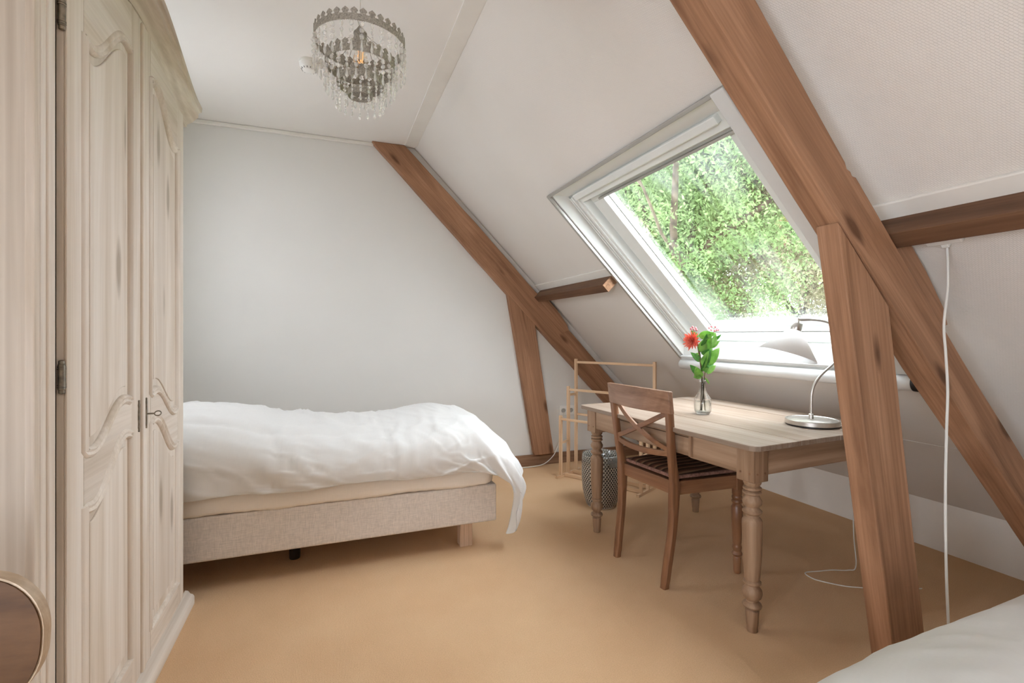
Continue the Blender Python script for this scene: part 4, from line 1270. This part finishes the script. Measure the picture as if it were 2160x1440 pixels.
def leaf(base, tip, width, curl=.2, roll=0.0, mat='leaf', parent=None, name='leaf'):
    b, t = Vector(base), Vector(tip); ax = t - b; L = ax.length * 1.12; ax.normalize(); width = width * 1.35
    tocam = (Vector((0, 0, CAM_H)) - b).normalized()
    side = ax.cross(tocam).normalized()
    nrm = side.cross(ax).normalized()
    q = Matrix.Rotation(roll, 3, ax); side = q @ side; nrm = q @ nrm
    n = 9; rows = []
    for i in range(n + 1):
        u = i / n
        wd = width * (math.sin(PI * min(1, u ** .75)) ** .8 if 0 < u < 1 else 0.02)
        c = b + ax * (L * u) + nrm * (curl * L * (u - u * u)) 
        rows.append([c - side * wd * .5 + nrm * wd * .14, c - side * wd * .27 + nrm * wd * .05, c, c + side * wd * .27 + nrm * wd * .05, c + side * wd * .5 + nrm * wd * .14])
    return MB().grid(rows).build(name, mat, parent, smooth=180, solid=.0006, frame=None)


def stem(path, r, parent): return MB().tube(bez(path, 6), r, 7).build('stem', 'stem', parent, smooth=180)


# dahlia
dh = thing('dahlia', 'coral red dahlia bloom with leaves in the glass vase', 'flower', tuple(vp(0, .02)))
stem([vp(-.012, .02), vp(-.006, .12), vp(-.006, .22), vp(-.018, .31), vp(-.028, .37), vp(-.040, .395)], .0028, dh)
fc = vp(-.056, .398, -.01); fd = (Vector((0, 0, CAM_H)) - fc).normalized() * .75 + RD * -.75 + Vector((0, 0, .1)); fd.normalize()
fu = Vector((0, 0, 1)); fs = fd.cross(fu).normalized(); fu = fs.cross(fd)
for lay, (npet, ln, opn, wd) in enumerate(((18, .054, 1.42, .014), (16, .050, 1.10, .014), (14, .041, .78, .012), (10, .030, .44, .010), (6, .020, .16, .008))):
    pm_ = MB()
    for k in range(npet):
        a = 2 * PI * (k + .5 * (lay % 2)) / npet + .1 * math.sin(k * 5.1)
        rad = fs * math.cos(a) + fu * math.sin(a); tang = fs * -math.sin(a) + fu * math.cos(a)
        dirv = rad * math.sin(opn) + fd * math.cos(opn)
        nv = fd * math.sin(opn) - rad * math.cos(opn)
        rows = []
        for i in range(6):
            u = i / 5; wv = wd * (.6 + 1.1 * u - 1.35 * u * u if u < .99 else .12)
            c = fc + dirv * ln * u * (1 + .1 * math.sin(k * 3.7)) + nv * (.25 * ln * (u * u - u * .4)) + fd * (.002 * lay)
            rows.append([c - tang * wv * .5 + nv * wv * .3, c, c + tang * wv * .5 + nv * wv * .3])
        pm_.grid(rows)
    pm_.build('petal_whorl', 'dahlia', dh, smooth=180, solid=.0006)
MB().lathe([(.002, -.012), (.009, -.008), (.011, -.002), (.006, .004)], fc, 12, Matrix((fs, fu, fd)).transposed()).build('calyx', 'leaf', dh, smooth=60)
for (a0, h0, a1, h1, wd, rl, mt_) in ((-.012, .285, -.060, .330, .026, .4, 'leaf_dk'), (-.020, .33, -.045, .315, .012, 0, 'leaf'), (-.008, .215, -.062, .262, .03, -.3, 'leaf_dk'), (-.008, .205, -.045, .200, .03, .5, 'leaf')):
    leaf(vp(a0, h0), vp(a1, h1), wd, .15, rl, mt_, dh)
# two berry sprays
for idx, (lbl, top, lv) in enumerate((
    ('pink berry spray leaning left above the dahlia in the vase', (-.048, .455),
     ((-.030, .40, -.066, .448, .026, .6, 'leaf_dk'), (-.030, .425, .040, .435, .036, .2, 'leaf'), (-.012, .37, .000, .43, .026, .9, 'leaf_dk'), (-.012, .335, .004, .402, .036, .1, 'leaf'), (-.008, .225, .020, .345, .030, .8, 'leaf_dk'), (-.01, .2, -.05, .255, .034, -.2, 'leaf'))),
    ('taller pink berry spray leaning right in the glass vase', (.058, .455),
     ((.020, .335, .022, .432, .034, -.2, 'leaf'), (.035, .36, .048, .436, .030, .8, 'leaf'), (.020, .305, .026, .398, .038, .3, 'leaf'), (.045, .40, .075, .43, .020, .9, 'leaf_dk'), (.040, .36, .086, .395, .020, .6, 'leaf'), (.020, .265, .068, .350, .042, -.3, 'leaf'), (.012, .255, .058, .290, .028, .5, 'leaf_dk'), (.010, .225, .036, .290, .036, .1, 'leaf'), (.012, .22, .052, .262, .026, -.5, 'leaf'), (.006, .32, .016, .35, .03, .3, 'leaf_dk'), (.002, .245, .010, .335, .032, -.6, 'leaf'))))):
    sp_ = thing('berry_spray', lbl, 'flower', tuple(vp(.004 * idx, .02)))
    if idx == 0: stem([vp(.014, .02), vp(.004, .12), vp(-.004, .22), vp(-.012, .31), vp(-.030, .40), vp(top[0], top[1] - .01)], .0026, sp_)
    else: stem([vp(-.006, .02), vp(.004, .12), vp(.010, .2), vp(.022, .28), vp(.036, .36), vp(.046, .42), vp(top[0], top[1] - .01)], .003, sp_)
    for k, (da, dh_) in enumerate(((-.016, .008), (-.004, .018), (.008, .012), (.016, .002), (.002, .004)) if idx == 0 else ((-.022, .012), (-.008, .020), (.008, .018), (.018, .002), (.030, .002), (.004, -.002), (-.012, .002), (.024, .008))):
        q = vp(top[0] + da, top[1] + dh_, .008 * math.sin(k * 2.1))
        MB().tube([vp(top[0] - .002 * idx, top[1] - .018), q], .0008, 5).build('twig', 'stem', sp_)
        MB().lathe([(.0004, -.0062), (.0042, -.004), (.0056, .0), (.0042, .0042), (.0004, .0068)], q, 9).build('berry', 'berry', sp_, smooth=180)
    for (a0, h0, a1, h1, wd, rl, mt_) in lv:
        leaf(vp(a0, h0, -.012 + .02 * math.sin(a1 * 90)), vp(a1, h1, -.02 + .03 * math.sin(h1 * 70)), wd, .14, rl, mt_, sp_)
    if idx:
        leaf(vp(.012, .20), vp(.036, .165), .007, .9, 0, 'leaf', sp_)

# ================================================================== towel rack
RA = Vector((1.825, 3.675, 0)); RL = Vector((.479, -.878, 0)); RDp = Vector((.878, .479, 0))


def rk(a, d, z): p = RA + RL * a + RDp * d; return (p.x, p.y, z)


rack = thing('towel_rack', 'pale bamboo three-step towel rack against the far wall', 'rack', tuple(RA + RL * .36 + RDp * .13), rotz=math.atan2(RL.y, RL.x))
RLEN = .725; h = .0115
for a in (0, RLEN):
    MB().obox((a - .012, -.045, .0), (a + .012, .30, .022), rk).build('foot', 'bamboo', rack, frame=tuple(RDp), bevel=.002)
    MB().obox((a - h + .002, .02, .28), (a + h - .002, .115, .298), rk).build('spacer', 'bamboo', rack, frame=tuple(RDp), bevel=.0015)
    MB().obox((a - h + .002, .135, .672), (a + h - .002, .235, .690), rk).build('spacer', 'bamboo', rack, frame=tuple(RDp), bevel=.0015)
for d, ht in ((.01, .518), (.125, .755), (.245, .985)):
    for a in (0, RLEN):
        MB().obox((a - h, d - h, .02), (a + h, d + h, ht), rk).build('post', 'bamboo', rack, frame='z', bevel=.0015)
    MB().obox((h, d - .007, ht - .038), (RLEN - h, d + .007, ht - .018), rk).build('rail', 'bamboo', rack, frame=tuple(RL), bevel=.003)
MB().obox((h, .238, .495), (RLEN - h, .252, .513), rk).build('rail', 'bamboo', rack, frame=tuple(RL), bevel=.003)
for d in (.055, .185):
    MB().obox((.012, d - .008, .002), (RLEN - .012, d + .008, .032), rk).build('base_rail', 'bamboo', rack, frame=tuple(RL), bevel=.002)

# ================================================================== waste basket
WX, WY = 1.806, 2.985
def lathe_uv(prof, origin, n, name, mat, parent, inner=False):
    m = MB().lathe(prof, origin, n, caps=False)
    o = m.build(name, mat, parent, smooth=60)
    uvl = o.data.uv_layers.new(name='weave'); M_ = o.matrix_world
    for poly in o.data.polygons:
        angs = []
        for li in poly.loop_indices:
            v = o.data.vertices[o.data.loops[li].vertex_index].co
            angs.append((math.atan2(v.y, v.x) / (2 * PI)) % 1.0)
        for li, a in zip(poly.loop_indices, angs):
            if max(angs) - min(angs) > .5 and a < .5: a += 1
            uvl.data[li].uv = (a, o.data.vertices[o.data.loops[li].vertex_index].co.z / .36)
    return o


bk = thing('waste_basket', 'woven black and white waste basket behind the table leg', 'basket', (WX, WY, 0))
wp = [(.090, .004), (.104, .010), (.118, .05), (.131, .12), (.137, .20), (.137, .28), (.132, .350), (.128, .358), (.124, .352), (.129, .28), (.129, .2), (.122, .11), (.1, .02)]
lathe_uv(wp, (WX, WY, 0), 48, 'woven_wall', 'basket', bk)
MB().lathe([(.001, .002), (.098, .002), (.100, .012), (.001, .014)], (WX, WY, 0), 40).build('basket_bottom', 'basket', bk, smooth=40)
lm = MB(); n = 60; rows = []
for (r, z) in ((.138, .292), (.1395, .300), (.1365, .335), (.1335, .356), (.129, .366), (.122, .358), (.118, .30), (.112, .2), (.08, .15), (.001, .14)):
    rows.append([(WX + (r + .002 * nz(k * .9, z * 30)) * math.cos(2 * PI * k / n), WY + (r + .002 * nz(k * .9, z * 30)) * math.sin(2 * PI * k / n), z + .008 * nz(k * .25, 1 if z > .33 else 6)) for k in range(n)])
lm.add([p for r_ in rows for p in r_], [(i * n + k, i * n + (k + 1) % n, (i + 1) * n + (k + 1) % n, (i + 1) * n + k) for i in range(len(rows) - 1) for k in range(n)])
tag(lm.build('bin_liner', 'liner', smooth=180), 'clear plastic bag folded over the rim of the waste basket', 'bag')

# ================================================================== sockets and cables
so = thing('wall_socket', 'white double wall socket low on the far wall behind the towel rack', 'socket', (2.11, Y_F - .006, .485))
B((2.03, Y_F - .012, .443), (2.19, Y_F - .0005, .53)).build('cover_plate', 'plastic', so, bevel=.003)
for x in (2.07, 2.15):
    rw = Matrix.Rotation(PI / 2, 3, 'X')
    MB().lathe([(.027, 0), (.0275, .004), (.0225, .005), (.0215, -.004), (.001, -.004)], (x, Y_F - .012, .486), 28, rw).build('socket_ring', 'plastic', so, smooth=40)
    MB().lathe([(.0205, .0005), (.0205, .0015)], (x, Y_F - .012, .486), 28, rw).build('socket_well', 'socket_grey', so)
tag(MB().tube(bez([(1.15, 4.06, .006), (1.40, 4.055, .006), (1.60, 4.045, .006), (1.72, 4.038, .007), (1.84, 4.035, .022), (1.93, 4.04, .08), (1.975, 4.05, .14), (2.03, 4.075, .24), (2.055, 4.09, .36), (2.07, 4.09, .47)], 8), .0042, 8).build('floor_cable', 'cable', smooth=60), 'white cable lying along the skirting below the far strut', 'cable')
# junction box under the purlin and the hanging cable
jb = thing('junction_box', 'flat white junction box fixed to the slope under the near purlin', 'junction box', (1.92, 1.0, 1.49))
sj = (1.905 - XC) / R2
MB().obox((sj - .035, .945, -.028), (sj + .03, 1.05, -.001), sl).build('box_body', 'plastic', jb, frame='y', bevel=.006)
MB().obox((sj + .03, .99, -.024), (sj + .046, 1.012, -.008), sl).build('cable_gland', 'plastic', jb, bevel=.003)
jx, jy, jz = sl(sj + .045, 1.0, -.016)
tag(MB().tube(bez([(jx, jy, jz), (jx + .004, jy, jz - .05), (jx, jy - .002, jz - .14), (jx - .012, jy + .002, jz - .26), (jx - .006, jy, jz - .36), (jx + .004, jy, jz - .48), (jx - .002, jy, jz - .62), (jx - .008, jy, jz - .80), (jx - .006, jy, jz - 1.0), (jx + .004, jy, jz - 1.2), (jx + .012, jy - .01, .06), (jx + .06, jy - .03, .006), (jx + .2, jy - .05, .006)], 8), .0042, 8).build('hanging_cable', 'cable', smooth=60), 'white cable hanging from the junction box in front of the near rafter', 'cable')

# ================================================================== garden trees
struct(B((4.5, -8, -3.2), (45, 45, -3.0)).build('ground', 'grass'))


def tree(name, label, base, height, crown_r, crown_z, leafmat, nleaf, lsize, seed, lean=(0, 0), trunk_r=.22):
    rnd = random.Random(seed)
    root = thing(name, label, 'tree', base, 'trees outside the skylight')
    bx, by, bz = base
    tr = MB(); br = MB(); tips = []

    def grow(m, p, d, length, r, depth):
        path = [p]; rad = [r]; n = 5
        for i in range(n):
            d = (d + Vector((rnd.uniform(-1, 1), rnd.uniform(-1, 1), rnd.uniform(-.5, .8))) * .22).normalized()
            p = p + d * (length / n); path.append(p); rad.append(r * (1 - .55 * (i + 1) / n))
            if depth >= 2: tips.append(p)
        m.tube(path, rad, 7 if depth < 2 else 4)
        if depth < 4:
            for k in range(3 if depth else 5):
                a = rnd.uniform(0, 2 * PI); up = rnd.uniform(.0, .75)
                nd = (Vector((math.cos(a), math.sin(a), up)) + d * .5).normalized()
                q = path[-1] if k < 2 else path[rnd.choice((2, 3, 4))]
                grow(br, q, nd, length * rnd.uniform(.6, .8), rad[-1] * .85, depth + 1)

    grow(tr, Vector(base), Vector((lean[0], lean[1], 1)).normalized(), crown_z - bz, trunk_r, 0)
    tr.build('trunk', 'bark', root, smooth=60, fixn=False); br.build('branches', 'bark', root, smooth=60, fixn=False)
    rs = np.random.RandomState(seed)
    cen = np.array([bx + lean[0] * (crown_z - bz), by + lean[1] * (crown_z - bz), crown_z + height * .22])
    # leaf clumps: on the twigs and through the crown volume, so gaps of sky stay open
    nc = 320
    u = rs.normal(size=(nc, 3)); u /= np.linalg.norm(u, axis=1)[:, None]; u *= (rs.rand(nc, 1) ** .38)
    cl = cen + u * np.array([crown_r, crown_r, height * .5])
    if tips:
        tp = np.array([tuple(q) for q in tips]); cl = np.vstack([cl, tp[rs.choice(len(tp), min(len(tp), 260), replace=False)]])
    which = rs.randint(0, len(cl), nleaf)
    pos = cl[which] + rs.normal(size=(nleaf, 3)) * np.array([.34, .34, .24]) * (crown_r / 3.6)
    d1 = rs.normal(size=(nleaf, 3)); d1 /= np.linalg.norm(d1, axis=1)[:, None]
    d2 = np.cross(d1, rs.normal(size=(nleaf, 3))); d2 /= np.linalg.norm(d2, axis=1)[:, None]
    s = lsize * (.6 + .8 * rs.rand(nleaf, 1))
    V = np.stack([pos - d1 * s, pos + d2 * s * .45, pos + d1 * s, pos - d2 * s * .45], 1).reshape(-1, 3) - np.array(base)
    me = bpy.data.meshes.new('foliage')
    me.vertices.add(len(V)); me.vertices.foreach_set('co', V.astype(np.float32).ravel())
    me.loops.add(nleaf * 4); me.loops.foreach_set('vertex_index', np.arange(nleaf * 4, dtype=np.int32))
    me.polygons.add(nleaf); me.polygons.foreach_set('loop_start', np.arange(0, nleaf * 4, 4, dtype=np.int32)); me.polygons.foreach_set('loop_total', np.full(nleaf, 4, dtype=np.int32))
    me.update(calc_edges=True); me.validate()
    me.materials.append(M[leafmat])
    o = bpy.data.objects.new('foliage', me); C.objects.link(o); o.parent = root; o['kind'] = 'stuff'
    return root


tree('oak_tree', 'green oak with dark crooked branches nearest outside the skylight', (7.5, 8.5, -3), 9.0, 2.7, 2.7, 'oak1', 140000, .040, 11, (-.02, .01), .26)
tree('pale_tree', 'pale brownish tree at the right behind the oak outside', (13.6, 10.6, -3), 10.5, 3.8, 1.7, 'oak2', 150000, .055, 23, (0, 0), .22)
tree('green_tree', 'fresh green tree at the left behind the oak outside', (8.6, 13.6, -3), 12.5, 4.4, 3.2, 'oak3', 180000, .055, 31, (0, 0), .24)
tree('green_tree', 'tall bright green tree filling the top of the skylight view', (15.5, 17.0, -3), 17, 7.0, 5.5, 'oak3', 190000, .080, 47, (0, 0), .3)
